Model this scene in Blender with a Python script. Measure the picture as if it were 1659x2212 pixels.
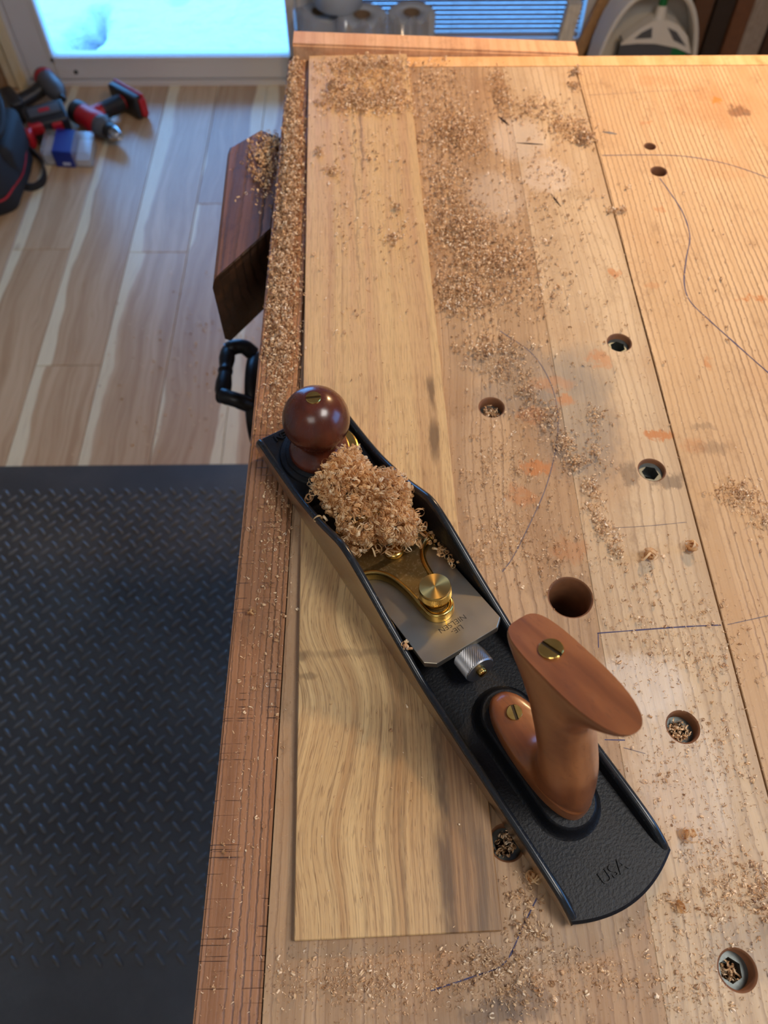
import bpy, bmesh, math, random
import numpy as np
from mathutils import Matrix, Vector

for o in list(bpy.data.objects): bpy.data.objects.remove(o, do_unlink=True)
SC = bpy.context.scene
COL = SC.collection
random.seed(7); RNG = np.random.default_rng(7)
PI = math.pi

# ------------------------------------------------------------------ camera
cd = bpy.data.cameras.new('camera'); cam = bpy.data.objects.new('camera', cd); COL.objects.link(cam)
cam.matrix_world = Matrix(((0.99992, 0.01000, -0.00770, 0.0),
                           (-0.01258, 0.84878, -0.52850, 0.0),
                           (0.00125, 0.52856, 0.84889, 1.3145),
                           (0, 0, 0, 1)))
cd.sensor_fit = 'VERTICAL'; cd.sensor_height = 34.6; cd.lens = 34.6*1660/2212
cd.clip_start = 0.01
cd.dof.use_dof = True; cd.dof.focus_distance = 0.44; cd.dof.aperture_fstop = 9.5
SC.camera = cam
# ------------------------------------------------------------------ world: even overcast sky
wd = bpy.data.worlds.new('overcast_sky'); SC.world = wd; wd.use_nodes = True
bg = wd.node_tree.nodes['Background']
bg.inputs[0].default_value = (0.15, 0.43, 1.0, 1); bg.inputs[1].default_value = 6.5
SC.view_settings.view_transform = 'Standard'; SC.view_settings.look = 'None'
SC.view_settings.exposure = 0.0; SC.view_settings.gamma = 1.0
SC.view_settings.use_curve_mapping = False
# lamp settings used by the lamp builders below
CEILING_W = 13.0; CEILING_COL = (1.0, 0.95, 0.89)
BACK_FILL_W = 9.0
BENCH_LAMP_W = 8.0; BENCH_LAMP_COL = (1.0, 0.64, 0.32)

# ------------------------------------------------------------------ dimensions (metres; bench axis = +Y)
BZ = 0.867      # bench top
TZ = 0.872      # top of the board being planed
WY = 2.395      # far wall
def srgb(r, g, b):
    f = lambda c: ((c/255)/12.92 if c/255 <= 0.04045 else ((c/255+0.055)/1.055)**2.4)
    return (f(r), f(g), f(b), 1.0)

# ------------------------------------------------------------------ material helper
class MT:
    def __init__(s, name):
        s.m = bpy.data.materials.new(name); s.m.use_nodes = True
        s.t = s.m.node_tree; s.b = s.t.nodes['Principled BSDF']; s.out = s.t.nodes['Material Output']
        s.bumps = None
    def n(s, t): return s.t.nodes.new(t)
    def put(s, sock, v):
        if v is None: return
        if hasattr(v, 'is_output'): s.t.links.new(v, sock)
        else:
            try: sock.default_value = v
            except Exception: sock.default_value = tuple(v)[:3]
    def co(s, k='Object'):
        return s.n('ShaderNodeTexCoord').outputs[k]
    def mp(s, v, scale=(1,1,1), loc=(0,0,0), rot=(0,0,0)):
        q = s.n('ShaderNodeMapping'); s.put(q.inputs[0], v)
        q.inputs['Location'].default_value = loc; q.inputs['Rotation'].default_value = rot; q.inputs['Scale'].default_value = scale
        return q.outputs[0]
    def noise(s, v, scale=5., det=3., rough=.5, dist=0., color=False):
        q = s.n('ShaderNodeTexNoise'); s.put(q.inputs['Vector'], v)
        q.inputs['Scale'].default_value = scale; q.inputs['Detail'].default_value = det
        q.inputs['Roughness'].default_value = rough; q.inputs['Distortion'].default_value = dist
        return q.outputs['Color' if color else 'Fac']
    def voro(s, v, scale=5., feat='F1', out='Distance'):
        q = s.n('ShaderNodeTexVoronoi'); s.put(q.inputs['Vector'], v); q.feature = feat; q.inputs['Scale'].default_value = scale
        return q.outputs[out]
    def wave(s, v, scale, dist=0., det=2., dscale=1., prof='SIN', dirn='X'):
        q = s.n('ShaderNodeTexWave'); s.put(q.inputs['Vector'], v); q.wave_type = 'BANDS'; q.bands_direction = dirn; q.wave_profile = prof
        q.inputs['Scale'].default_value = scale; q.inputs['Distortion'].default_value = dist
        q.inputs['Detail'].default_value = det; q.inputs['Detail Scale'].default_value = dscale
        return q.outputs['Fac']
    def ma(s, op, a, b=None, c=None):
        q = s.n('ShaderNodeMath'); q.operation = op; s.put(q.inputs[0], a); s.put(q.inputs[1], b); s.put(q.inputs[2], c)
        return q.outputs[0]
    def ramp(s, f, st, interp='LINEAR'):
        q = s.n('ShaderNodeValToRGB'); s.put(q.inputs[0], f); e = q.color_ramp.elements; q.color_ramp.interpolation = interp
        e[0].position, e[0].color = st[0]; e[1].position, e[1].color = st[-1]
        for p, c in st[1:-1]:
            k = e.new(p); k.color = c
        return q.outputs[0]
    def band(s, f, a, b):   # 0 below a, 1 above b
        q = s.n('ShaderNodeMapRange'); q.interpolation_type = 'SMOOTHSTEP'; s.put(q.inputs[0], f)
        q.inputs[1].default_value = a; q.inputs[2].default_value = b
        return q.outputs[0]
    def mix(s, f, a, b, bl='MIX'):
        q = s.n('ShaderNodeMix'); q.data_type = 'RGBA'; q.blend_type = bl
        s.put(q.inputs[0], f); s.put(q.inputs[6], a); s.put(q.inputs[7], b)
        return q.outputs[2]
    def sep(s, v):
        q = s.n('ShaderNodeSeparateXYZ'); s.put(q.inputs[0], v); return q.outputs
    def comb(s, x, y, z):
        q = s.n('ShaderNodeCombineXYZ'); s.put(q.inputs[0], x); s.put(q.inputs[1], y); s.put(q.inputs[2], z); return q.outputs[0]
    def vadd(s, a, b, sc=None):
        if sc is not None:
            k = s.n('ShaderNodeVectorMath'); k.operation = 'SCALE'; s.put(k.inputs[0], b); k.inputs[3].default_value = sc; b = k.outputs[0]
        q = s.n('ShaderNodeVectorMath'); q.operation = 'ADD'; s.put(q.inputs[0], a); s.put(q.inputs[1], b); return q.outputs[0]
    def bump(s, h, strength=.3, dist=.001):
        q = s.n('ShaderNodeBump'); s.put(q.inputs['Height'], h); q.inputs['Strength'].default_value = strength; q.inputs['Distance'].default_value = dist
        if s.bumps is not None: s.t.links.new(s.bumps, q.inputs['Normal'])
        s.bumps = q.outputs[0]; return s
    def set(s, color=None, rough=None, metal=None, **kw):
        s.put(s.b.inputs['Base Color'], color); s.put(s.b.inputs['Roughness'], rough); s.put(s.b.inputs['Metallic'], metal)
        for k, v in kw.items(): s.put(s.b.inputs[k.replace('_', ' ')], v)
        return s
    def done(s):
        if s.bumps is not None: s.t.links.new(s.bumps, s.b.inputs['Normal'])
        return s.m
def plain(name, col, rough=.5, metal=0., var=.08, scale=40., bump=0., bdist=.0006, **kw):
    t = MT(name); v = t.co()
    n = t.noise(v, scale, 4)
    c = t.mix(n, tuple(x*(1-var) for x in col[:3])+(1,), tuple(min(1, x*(1+var)) for x in col[:3])+(1,))
    r = t.ma('ADD', t.ma('MULTIPLY', t.noise(v, scale*2.3, 3), .16), rough-.08)
    t.set(c, r, metal, **kw)
    if bump: t.bump(n, bump, bdist)
    return t.done()

# stains and a painted sheen on the bench top: x, y, rx, ry, colour, strength, edge noise
ORG = srgb(180, 110, 56); GRY = srgb(112, 108, 104); WHT = srgb(226, 216, 204); DRK = srgb(70, 55, 48); KNT = srgb(92, 62, 48)
STAINS_AND_SHEEN = [(.1465,.3605,.034,.066,GRY,.75),(.1035,.3789,.034,.022,GRY,.6),(.1037,.4164,.040,.022,GRY,.55),(.162,.405,.026,.03,GRY,.45),(.2033,.3016,.013,.0085,DRK,.6),(.178,.308,.007,.012,DRK,.5),
 (.1559,.1541,.034,.022,WHT,.6),(.17,.10,.03,.05,WHT,.35),(.1418,.7094,.032,.04,WHT,.4),(.1618,.6502,.026,.028,WHT,.45),(.112,.62,.03,.04,WHT,.3),  # first ellipse: cool overhead sheen put into the wood colour
 (.1417,.3762,.008,.006,ORG,.7),(.1134,.3146,.0135,.0065,ORG,.8),(.205,.3425,.0135,.005,ORG,.9),(.3705,.7547,.012,.010,KNT,.85),(.3529,.7757,.0075,.0065,srgb(235,120,20),.9),
 (.3124,.4837,.0135,.004,ORG,.9),(.2576,.4113,.0043,.0077,ORG,.7),(.1747,.4181,.010,.009,ORG,.6),(.2031,.5158,.006,.005,ORG,.8),(.2297,.3317,.010,.008,ORG,.35),
 (.0687,-.0067,.016,.009,DRK,.5),(.0525,-.0103,.016,.006,DRK,.5),(.1155,.3609,.012,.008,ORG,.45),(.1333,.3923,.018,.009,ORG,.4),(.3466,.7632,.05,.045,ORG,.28),
 (.300,.81,.03,.012,ORG,.25),(.1,.29,.012,.009,ORG,.5),(.128,.247,.014,.009,ORG,.35),(.19,.015,.03,.018,GRY,.45),(.258,.60,.006,.004,ORG,.5),(.272,.735,.008,.004,ORG,.5),(.232,.50,.006,.004,ORG,.35),(.33,.66,.03,.02,ORG,.2),(.245,.33,.014,.006,DRK,.3),(.24,.35,.01,.004,DRK,.3)]

def bench_wood(name, base, light, line, period, line_amt, grain_bump, groove=.5, blotch=.5, stains=True, seed=0., curve=0., rough=.55, cuts=0.):
    t = MT(name); v = t.co()
    x, y, z = t.sep(v)[:3]
    low = t.noise(t.mp(v, (3, .9, 3), (seed, seed, 0)), 2.2, 3)
    xw = t.ma('ADD', x, t.ma('MULTIPLY', t.ma('SUBTRACT', low, .5), .030+curve))
    xw = t.ma('ADD', xw, seed*.13)
    cv = t.comb(xw, y, z)
    ln = t.wave(cv, .314/period, 1.2, 2, 3, 'SAW')
    mod = t.noise(t.mp(cv, (70, 2.0, 70)), 1., 4, .6)
    fine = t.noise(t.mp(cv, (700, 14, 700)), 1., 4, .65)
    c = t.mix(t.band(mod, .3, .7), base, light)
    dk = t.ma('MULTIPLY', t.band(ln, .62, .98), t.band(mod, .28, .62))
    c = t.mix(t.ma('MULTIPLY', dk, line_amt), c, line)
    c = t.mix(t.ma('MULTIPLY', t.band(fine, .55, .8), .38), c, line)
    bl = t.noise(t.mp(v, (1, .6, 1), (seed*3, 1, 0)), 14, 5, .6)
    c = t.mix(t.ma('MULTIPLY', t.band(bl, .48, .72), blotch), c, tuple(a*b*1.15 for a, b in zip(base[:3], (.86, .74, .62)))+(1,))
    c = t.mix(t.ma('MULTIPLY', t.band(t.noise(v, 480, 3, .7), .60, .74), .45), c, light)   # fine dust
    c = t.mix(t.ma('MULTIPLY', t.band(t.noise(t.vadd(v, (.3, .1, 0)), 300, 3, .7), .66, .76), .5), c, line)
    dirt = t.noise(t.mp(v, (1.3, .7, 1), (seed, 0, 0)), 34, 8, .78)
    c = t.mix(t.ma('MULTIPLY', t.band(dirt, .50, .72), .55), c, tuple(a*b for a, b in zip(base[:3], (.52, .44, .38)))+(1,))
    if stains:
        wv = t.vadd(v, t.vadd(t.noise(t.mp(v, (1.6, .8, 1)), 75, 5, .7, color=True), (-.5, -.5, -.5)), .026)
        pat = t.band(t.noise(v, 130, 4, .7), .28, .52)
        for (sx, sy, rx, ry, col, amt) in STAINS_AND_SHEEN:
            q = t.mp(wv, (1/rx, 1/ry, 0), (-(sx)/rx, -(sy)/ry, 0))
            ln_ = t.n('ShaderNodeVectorMath'); ln_.operation = 'LENGTH'; t.put(ln_.inputs[0], q)
            f = t.ma('MULTIPLY', t.ma('SUBTRACT', 1., t.band(ln_.outputs['Value'], .62, 1.15)), amt*.95)
            if col is ORG: f = t.ma('MULTIPLY', f, pat)
            c = t.mix(f, c, t.mix(.72, c, col) if col in (GRY, WHT) else col)
    hgt = t.ma('MULTIPLY', dk, -1.)
    if cuts:   # knife cuts running across the grain
        cw = t.noise(t.mp(v, (9, 800, 7), (seed, 3, 0), (0, 0, .03)), 1., 2, .5)
        ck = t.ma('MULTIPLY', t.band(cw, .64, .69), t.band(t.noise(t.mp(v, (90, 8, 1)), 1., 2), .45, .58))
        c = t.mix(t.ma('MULTIPLY', ck, cuts), c, line); hgt = t.ma('SUBTRACT', hgt, ck)
    t.set(c, t.ma('ADD', t.ma('MULTIPLY', bl, .25), rough-.12))
    t.bump(hgt, groove, .0012); t.bump(fine, grain_bump, .0006)
    return t.done()

def board_wood():
    t = MT('sapwood_board'); v = t.co(); x, y, z = t.sep(v)[:3]
    A, B, D, K = srgb(216, 182, 130), srgb(182, 142, 96), srgb(116, 82, 54), srgb(70, 50, 38)
    # grain swirls round the little knot on the left edge, and waves gently elsewhere
    g = t.ma('EXPONENT', t.ma('MULTIPLY', t.ma('POWER', t.ma('DIVIDE', t.ma('SUBTRACT', y, .148), .042), 2.), -1.))
    sg = t.ma('MULTIPLY', t.ma('SUBTRACT', y, .150), t.ma('MULTIPLY', g, .42))
    fade = t.ma('SUBTRACT', 1., t.band(x, .02, .085))
    lowf = t.noise(t.mp(v, (5, 1.6, 1)), 2.4, 2)
    g2 = t.ma('EXPONENT', t.ma('MULTIPLY', t.ma('POWER', t.ma('DIVIDE', t.ma('SUBTRACT', y, .047), .03), 2.), -1.))
    xw = t.ma('ADD', x, t.ma('MULTIPLY', sg, fade))
    xw = t.ma('ADD', xw, t.ma('MULTIPLY', t.ma('SUBTRACT', lowf, .5), .012))
    xw = t.ma('ADD', xw, t.ma('MULTIPLY', t.ma('MULTIPLY', g2, fade), .006))
    cv = t.comb(xw, y, z)
    big = t.noise(t.mp(cv, (95, 1.1, 1), (3.3, 0, 0)), 1., 4, .6)
    mid = t.noise(t.mp(cv, (420, 3., 1)), 1., 5, .7)
    fine = t.noise(t.mp(cv, (1500, 34, 1)), 1., 3, .6)
    pores = t.noise(t.mp(cv, (1900, 90, 1), (5, 2, 0)), 1., 2, .5)
    c = t.mix(t.band(big, .34, .70), A, t.mix(t.band(y, .18, .42), B, srgb(202, 162, 120)))
    c = t.mix(t.ma('MULTIPLY', t.band(mid, .48, .72), t.ma('SUBTRACT', .75, t.ma('MULTIPLY', t.band(y, .18, .42), .42))), c, D)
    # darker heartwood towards the near right side
    hx = t.ma('ADD', xw, t.ma('MULTIPLY', t.ma('SUBTRACT', t.noise(t.mp(v, (30, 9, 1)), 1., 4, .6), .5), .012))
    near = t.ma('SUBTRACT', 1., t.band(y, .10, .26))
    heart = t.ma('MULTIPLY', t.band(hx, .058, .092), t.ma('ADD', t.ma('MULTIPLY', near, .75), .12))
    c = t.mix(heart, c, t.mix(t.band(mid, .35, .65), srgb(158, 120, 82), D))
    for cx_, wd_, amt in ((.0785, .0065, .8), (.0585, .0022, .45), (.0515, .0018, .35), (.097, .006, .5), (.089, .003, .3), (.036, .0014, .25)):
        d = t.ma('ABSOLUTE', t.ma('SUBTRACT', hx, cx_))
        f = t.ma('MULTIPLY', t.ma('SUBTRACT', 1., t.band(d, wd_*.25, wd_)), amt)
        f = t.ma('MULTIPLY', f, t.ma('SUBTRACT', 1., t.band(y, .12, .30)))
        f = t.ma('MULTIPLY', f, t.band(t.noise(t.mp(v, (120, 22, 1), (cx_*900, 0, 0)), 1., 3, .6), .30, .62))
        c = t.mix(f, c, K)
    # two dark bruises further up the right edge
    for bx, by, rx, ry, amt in ((.096, .357, .004, .020, .7), (.0955, .313, .005, .024, .7), (.001, .151, .008, .004, .5), (.006,.139,.007,.0025,.4), (.03,.152,.03,.003,.28), (.052,.70,.0018,.10,.5), (.045,.60,.001,.2,.35)):
        wv = t.vadd(v, t.vadd(t.noise(t.mp(v, (2, .5, 1)), 70, 3, .6, color=True), (-.5, -.5, -.5)), .010)
        q = t.mp(wv, (1/rx, 1/ry, 0), (-bx/rx, -by/ry, 0))
        l = t.n('ShaderNodeVectorMath'); l.operation = 'LENGTH'; t.put(l.inputs[0], q)
        c = t.mix(t.ma('MULTIPLY', t.ma('SUBTRACT', 1., t.band(l.outputs['Value'], .4, 1.15)), amt), c, K)
    c = t.mix(t.ma('MULTIPLY', t.band(fine, .48, .70), .42), c, D)
    c = t.mix(t.ma('MULTIPLY', t.band(pores, .57, .68), t.ma('SUBTRACT', .62, t.ma('MULTIPLY', t.band(y, .18, .42), .36))), c, D)
    t.set(c, .42); t.bump(fine, .22, .0003)
    return t.done()

def handle_wood(name, a, b, dk, axis=(1, 1, 1), rough=.3, sc=1.):
    t = MT(name); v = t.co()
    w = t.vadd(v, t.noise(v, 18*sc, 2, .5, color=True), .018)
    r = t.noise(t.mp(w, axis), 60*sc, 3, .5)
    f = t.noise(t.mp(w, tuple(k*9 for k in axis)), 60*sc, 3, .6)
    c = t.mix(t.band(r, .35, .65), a, b)
    ring = t.wave(t.mp(w, axis), 24*sc, 3., 2, 1.5)
    c = t.mix(t.ma('MULTIPLY', t.band(ring, .8, 1.), .22), c, dk)
    c = t.mix(t.ma('MULTIPLY', t.band(f, .55, .75), .3), c, dk)
    t.set(c, t.ma('ADD', t.ma('MULTIPLY', f, .12), rough-.06), Coat_Weight=.25, Coat_Roughness=.15)
    t.bump(f, .06, .0003)
    return t.done()

def floor_wood():
    t = MT('hickory_plank'); v = t.co()
    oi = t.n('ShaderNodeObjectInfo').outputs['Random']
    x, y, z = t.sep(v)[:3]
    sh = t.ma('MULTIPLY', oi, 37.)
    low = t.noise(t.comb(t.ma('MULTIPLY', x, 5.), t.ma('ADD', t.ma('MULTIPLY', y, 1.4), sh), sh), 1.6, 3)
    xw = t.ma('ADD', x, t.ma('MULTIPLY', t.ma('SUBTRACT', low, .5), .09))
    cv = t.comb(xw, t.ma('ADD', y, sh), sh)
    g = t.noise(t.mp(cv, (60, 1.2, 1)), 1., 4, .6)
    f = t.noise(t.mp(cv, (420, 9, 1)), 1., 3, .6)
    a, b, s, d = srgb(182, 150, 114), srgb(210, 182, 146), srgb(222, 208, 174), srgb(138, 104, 78)
    c = t.mix(t.band(g, .32, .7), a, b)
    c = t.mix(t.ma('MULTIPLY', oi, .35), c, d)
    # sapwood along one edge of the plank
    side = t.ma('ADD', t.ma('MULTIPLY', xw, 1.), t.ma('MULTIPLY', t.ma('SUBTRACT', oi, .5), .04))
    c = t.mix(t.ma('SUBTRACT', 1., t.band(side, -.056, -.050)), c, s)
    c = t.mix(t.ma('MULTIPLY', t.band(side, .058, .062), t.ma('GREATER_THAN', oi, .7)), c, s)
    c = t.mix(t.ma('MULTIPLY', t.band(f, .5, .75), .32), c, d)
    kn = t.noise(t.comb(t.ma('MULTIPLY', x, 14.), t.ma('ADD', t.ma('MULTIPLY', y, 6.), sh), sh), 1., 1)
    c = t.mix(t.ma('MULTIPLY', t.band(kn, .74, .82), .6), c, d)
    t.set(c, t.ma('ADD', t.ma('MULTIPLY', f, .10), .24)); t.bump(f, .05, .0004)
    return t.done()

M = {}
M['front_plank'] = bench_wood('fir_front_plank', srgb(142, 98, 66), srgb(172, 124, 88), srgb(58, 38, 27), .0040, .9, .5, .9, .35, False, 1.7, -.018, cuts=.8)
M['mid_a'] = bench_wood('fir_wide_plank', srgb(158, 126, 94), srgb(186, 153, 117), srgb(100, 70, 48), .0062, .6, .35, .25, .62, True, 4.1, .02)
M['mid_b'] = bench_wood('fir_narrow_plank', srgb(178, 150, 118), srgb(202, 176, 142), srgb(120, 92, 68), .0066, .5, .35, .25, .5, True, 6.3, .02)
M['right_plank'] = bench_wood('fir_right_plank', srgb(186, 150, 110), srgb(208, 174, 134), srgb(114, 82, 54), .0048, .85, .35, .45, .3, True, 2.2, -.012)
M['batten'] = bench_wood('pale_batten', srgb(214, 166, 112), srgb(232, 190, 140), srgb(176, 126, 78), .012, .2, .2, .1, .35, False, 9.3)
M['stop'] = bench_wood('pale_stop', srgb(206, 154, 112), srgb(228, 182, 138), srgb(160, 104, 68), .011, .25, .2, .1, .3, False, 5.3)
M['leg'] = bench_wood('bench_leg', srgb(188, 146, 110), srgb(206, 166, 130), srgb(128, 86, 60), .008, .4, .3, .2, .4, False, 3.)
M['jaw'] = bench_wood('worn_jaw', srgb(84, 54, 36), srgb(134, 88, 54), srgb(22, 15, 12), .010, .9, .5, .7, 1., False, 8.1)
M['board'] = board_wood()
M['floor'] = floor_wood()
M['cherry'] = handle_wood('cherry_tote', srgb(122, 70, 38), srgb(152, 94, 54), srgb(84, 44, 25), (1, .18, .5), .33)
M['knob'] = handle_wood('dark_cherry_knob', srgb(74, 34, 22), srgb(92, 42, 26), srgb(48, 20, 14), (1, 1, .2), .26)
t = MT('black_japanning'); v = t.co(); cr = t.noise(v, 620, 3, .55); dust = t.band(t.noise(v, 900, 4, .75), .64, .78)
t.set(t.mix(t.ma('MULTIPLY', dust, .10), (.005, .006, .009, 1), srgb(150, 124, 90)), .46, 0., Specular_IOR_Level=.28); t.bump(cr, .5, .0006); M['black'] = t.done()
t = MT('black_edge'); v = t.co(); t.set(t.mix(t.band(t.noise(v, 500, 3), .6, .8), (.012, .015, .020, 1), (.05, .06, .07, 1)), .24); M['black_edge'] = t.done()
t = MT('ground_iron'); v = t.co(); sc_ = t.noise(t.mp(v, (1, .04, 30)), 260, 3, .6)
t.set(t.mix(sc_, srgb(196, 186, 170), srgb(216, 206, 190)), t.ma('ADD', t.ma('MULTIPLY', sc_, .12), .22), 1.); M['iron'] = t.done()
t = MT('blade_steel'); v = t.co(); sp = t.band(t.noise(v, 700, 4, .8), .62, .74); big = t.noise(v, 55, 4, .6)
t.set(t.mix(t.ma('MULTIPLY', sp, .5), srgb(176, 168, 150), srgb(210, 194, 166)), t.ma('ADD', t.ma('MULTIPLY', big, .2), .30), 1.); M['steel'] = t.done()
M['steel_knurl'] = plain('knurled_steel', srgb(150, 150, 152), .42, 1., .1, 90)
t = MT('brass'); v = t.co(); t.set(t.mix(t.noise(v, 160, 4, .6), srgb(196, 158, 84), srgb(222, 186, 108)), t.ma('ADD', t.ma('MULTIPLY', t.noise(v, 380, 3, .6), .16), .14), 1.); M['brass'] = t.done()
t = MT('turned_brass'); v = t.co(); t.set(srgb(226, 188, 112), .30, 1., Anisotropic=.85)
tg = t.n('ShaderNodeTangent'); tg.direction_type = 'RADIAL'; tg.axis = 'Z'; t.t.links.new(tg.outputs[0], t.b.inputs['Tangent']); M['brass_turned'] = t.done()
t = MT('bronze_dusty'); v = t.co(); t.set(t.mix(t.band(t.noise(v, 520, 4, .75), .5, .72), srgb(140, 118, 74), srgb(188, 168, 122)), t.ma('ADD', t.ma('MULTIPLY', t.noise(v, 300, 3), .2), .40), 1.); M['bronze'] = t.done()
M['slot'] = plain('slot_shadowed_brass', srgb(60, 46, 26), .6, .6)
M['ink'] = plain('engraved_mark', srgb(48, 44, 40), .6, 0.)
M['pen'] = plain('pen_ink', srgb(48, 48, 92), .6, 0., .3, 300)
M['pencil'] = plain('pencil_graphite', srgb(104, 92, 98), .6, 0., .3, 300)
M['zinc'] = plain('zinc_insert', srgb(118, 124, 122), .55, 1., .25, 300)
t = MT('curled_shaving'); ri = t.n('ShaderNodeNewGeometry').outputs['Random Per Island']
c = t.ramp(ri, [(0, srgb(198, 150, 100)), (.3, srgb(228, 186, 134)), (.65, srgb(244, 212, 162)), (1, srgb(252, 236, 204))])
t.set(c, .55); tr = t.n('ShaderNodeBsdfTranslucent'); t.t.links.new(c, tr.inputs[0]); mx = t.n('ShaderNodeMixShader'); mx.inputs[0].default_value = .48
t.t.links.new(t.b.outputs[0], mx.inputs[1]); t.t.links.new(tr.outputs[0], mx.inputs[2]); t.t.links.new(mx.outputs[0], t.out.inputs[0]); M['shaving'] = t.m
t = MT('dull_shaving'); ri = t.n('ShaderNodeNewGeometry').outputs['Random Per Island']
t.set(t.ramp(ri, [(0, srgb(160, 120, 84)), (.3, srgb(204, 162, 118)), (.75, srgb(232, 198, 156)), (1, srgb(250, 228, 196))]), .6); M['shaving2'] = t.done()
t = MT('rubber_mat'); v = t.co(); x, y, z = t.sep(v)[:3]
dst = t.ma('MULTIPLY', t.band(t.noise(v, 3.4, 5, .6), .38, .72), t.ma('ADD', t.ma('MULTIPLY', t.noise(v, 160, 4, .7), .5), .2))
t.set(t.mix(dst, srgb(62, 61, 60), srgb(100, 97, 92)), t.ma('ADD', t.ma('MULTIPLY', t.noise(v, 9, 3), .2), .30)); t.bump(t.noise(v, 900, 2), .15, .0004); M['mat'] = t.done()
M['matbar'] = plain('highlit_rubber_bar', srgb(88, 87, 86), .36, 0., .2, 60)  # door highlights on the bars put into a lighter rubber colour
M['holewall'] = plain('dark_bored_wood', srgb(118, 76, 46), .8, 0., .35, 120, .4)  # hole walls browner and darker than the plank tops
M['jaw_shade'] = bench_wood('shaded_jaw_face', srgb(44, 29, 20), srgb(66, 42, 27), srgb(16, 11, 9), .006, .8, .5, .7, .8, False, 8.1)  # bench shadow on the jaw's near face put into the wood colour
M['upvc'] = plain('white_door_plastic', srgb(214, 210, 206), .38, 0., .04, 12)
M['wall'] = plain('cream_wall_paint', srgb(214, 206, 190), .7, 0., .04, 6)
M['ceiling'] = plain('white_ceiling_paint', srgb(226, 222, 214), .8, 0., .03, 6)
M['casing'] = plain('cream_casing_paint', srgb(222, 204, 166), .5, 0., .05, 14)
M['brownwood'] = bench_wood('brown_casing', srgb(142, 108, 74), srgb(166, 130, 92), srgb(96, 66, 42), .012, .3, .2, .1, .3, False, 3.7)
t = MT('clear_pane'); gl = t.n('ShaderNodeBsdfGlossy'); gl.inputs['Roughness'].default_value = .02; tp = t.n('ShaderNodeBsdfTransparent'); tp.inputs[0].default_value = (.93, .98, .98, 1)
fr = t.n('ShaderNodeFresnel'); fr.inputs[0].default_value = 1.45; mx = t.n('ShaderNodeMixShader'); L = t.t.links
L.new(fr.outputs[0], mx.inputs[0]); L.new(tp.outputs[0], mx.inputs[1]); L.new(gl.outputs[0], mx.inputs[2]); L.new(mx.outputs[0], t.out.inputs[0]); M['glass'] = t.m
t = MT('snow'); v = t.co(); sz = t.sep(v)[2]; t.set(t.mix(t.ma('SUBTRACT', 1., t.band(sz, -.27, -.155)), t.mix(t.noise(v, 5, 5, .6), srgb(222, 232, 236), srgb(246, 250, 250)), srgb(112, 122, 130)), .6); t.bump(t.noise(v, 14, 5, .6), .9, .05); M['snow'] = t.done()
t = MT('blind_slat'); v = t.co(); t.set(srgb(176, 180, 188), .5); tr = t.n('ShaderNodeBsdfTranslucent'); tr.inputs[0].default_value = srgb(130, 138, 160); mx = t.n('ShaderNodeMixShader'); mx.inputs[0].default_value = .35
t.t.links.new(t.b.outputs[0], mx.inputs[1]); t.t.links.new(tr.outputs[0], mx.inputs[2]); t.t.links.new(mx.outputs[0], t.out.inputs[0]); M['slat'] = t.m
M['cast'] = plain('black_cast_iron', srgb(40, 40, 42), .34, .6, .2, 60, .2)
M['red'] = plain('red_plastic', srgb(178, 28, 38), .38, 0., .08, 60)
M['blackp'] = plain('black_plastic', srgb(34, 35, 38), .42, 0., .1, 80)
M['greyp'] = plain('dark_grey_plastic', srgb(78, 82, 88), .45, 0., .1, 80)
M['fabric'] = plain('black_nylon', srgb(26, 27, 31), .75, 0., .25, 300, .4)
M['chrome'] = plain('chuck_steel', srgb(190, 192, 196), .2, 1., .05, 40)
M['blue'] = plain('blue_sleeve', srgb(20, 46, 132), .4, 0., .06, 40)
M['paleprint'] = plain('pale_print', srgb(190, 196, 214), .5)
t = MT('clear_plastic'); gl = t.n('ShaderNodeBsdfGlossy'); gl.inputs['Roughness'].default_value = .12; tp = t.n('ShaderNodeBsdfTransparent'); tp.inputs[0].default_value = (.86, .88, .92, 1)
df = t.n('ShaderNodeBsdfDiffuse'); df.inputs[0].default_value = (.75, .78, .82, 1); m1 = t.n('ShaderNodeMixShader'); m1.inputs[0].default_value = .22; m2 = t.n('ShaderNodeMixShader'); m2.inputs[0].default_value = .16; L = t.t.links
L.new(tp.outputs[0], m1.inputs[1]); L.new(df.outputs[0], m1.inputs[2]); L.new(m1.outputs[0], m2.inputs[1]); L.new(gl.outputs[0], m2.inputs[2]); L.new(m2.outputs[0], t.out.inputs[0]); M['clearp'] = t.m
M['paper'] = plain('grey_paper_towel', srgb(176, 184, 192), .9, 0., .05, 200, .3)
M['card'] = plain('cardboard_core', srgb(120, 100, 80), .9)
M['whitep'] = plain('white_plastic', srgb(216, 212, 204), .4, 0., .04, 30)
M['greenp'] = plain('green_plastic', srgb(12, 110, 62), .4, 0., .06, 30)
M['bristle'] = plain('grey_bristle', srgb(84, 86, 92), .8, 0., .2, 400, .4)
for k, c in dict(b1=(92, 62, 44), b2=(46, 34, 30), b3=(150, 136, 124), b4=(106, 68, 46), b5=(70, 46, 36), b6=(176, 138, 96), b7=(60, 30, 26), b8=(206, 200, 188)).items():
    M[k] = bench_wood('stored_board_'+{'b1': 'brown', 'b2': 'black', 'b3': 'grey', 'b4': 'red', 'b5': 'dark', 'b6': 'tan', 'b7': 'mahogany', 'b8': 'white'}[k], srgb(*c), srgb(*[min(255, int(a*1.12)) for a in c]), srgb(*[int(a*.7) for a in c]), .012, .4, .2, .1, .3, False, ord(k[1])*.7)
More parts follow.
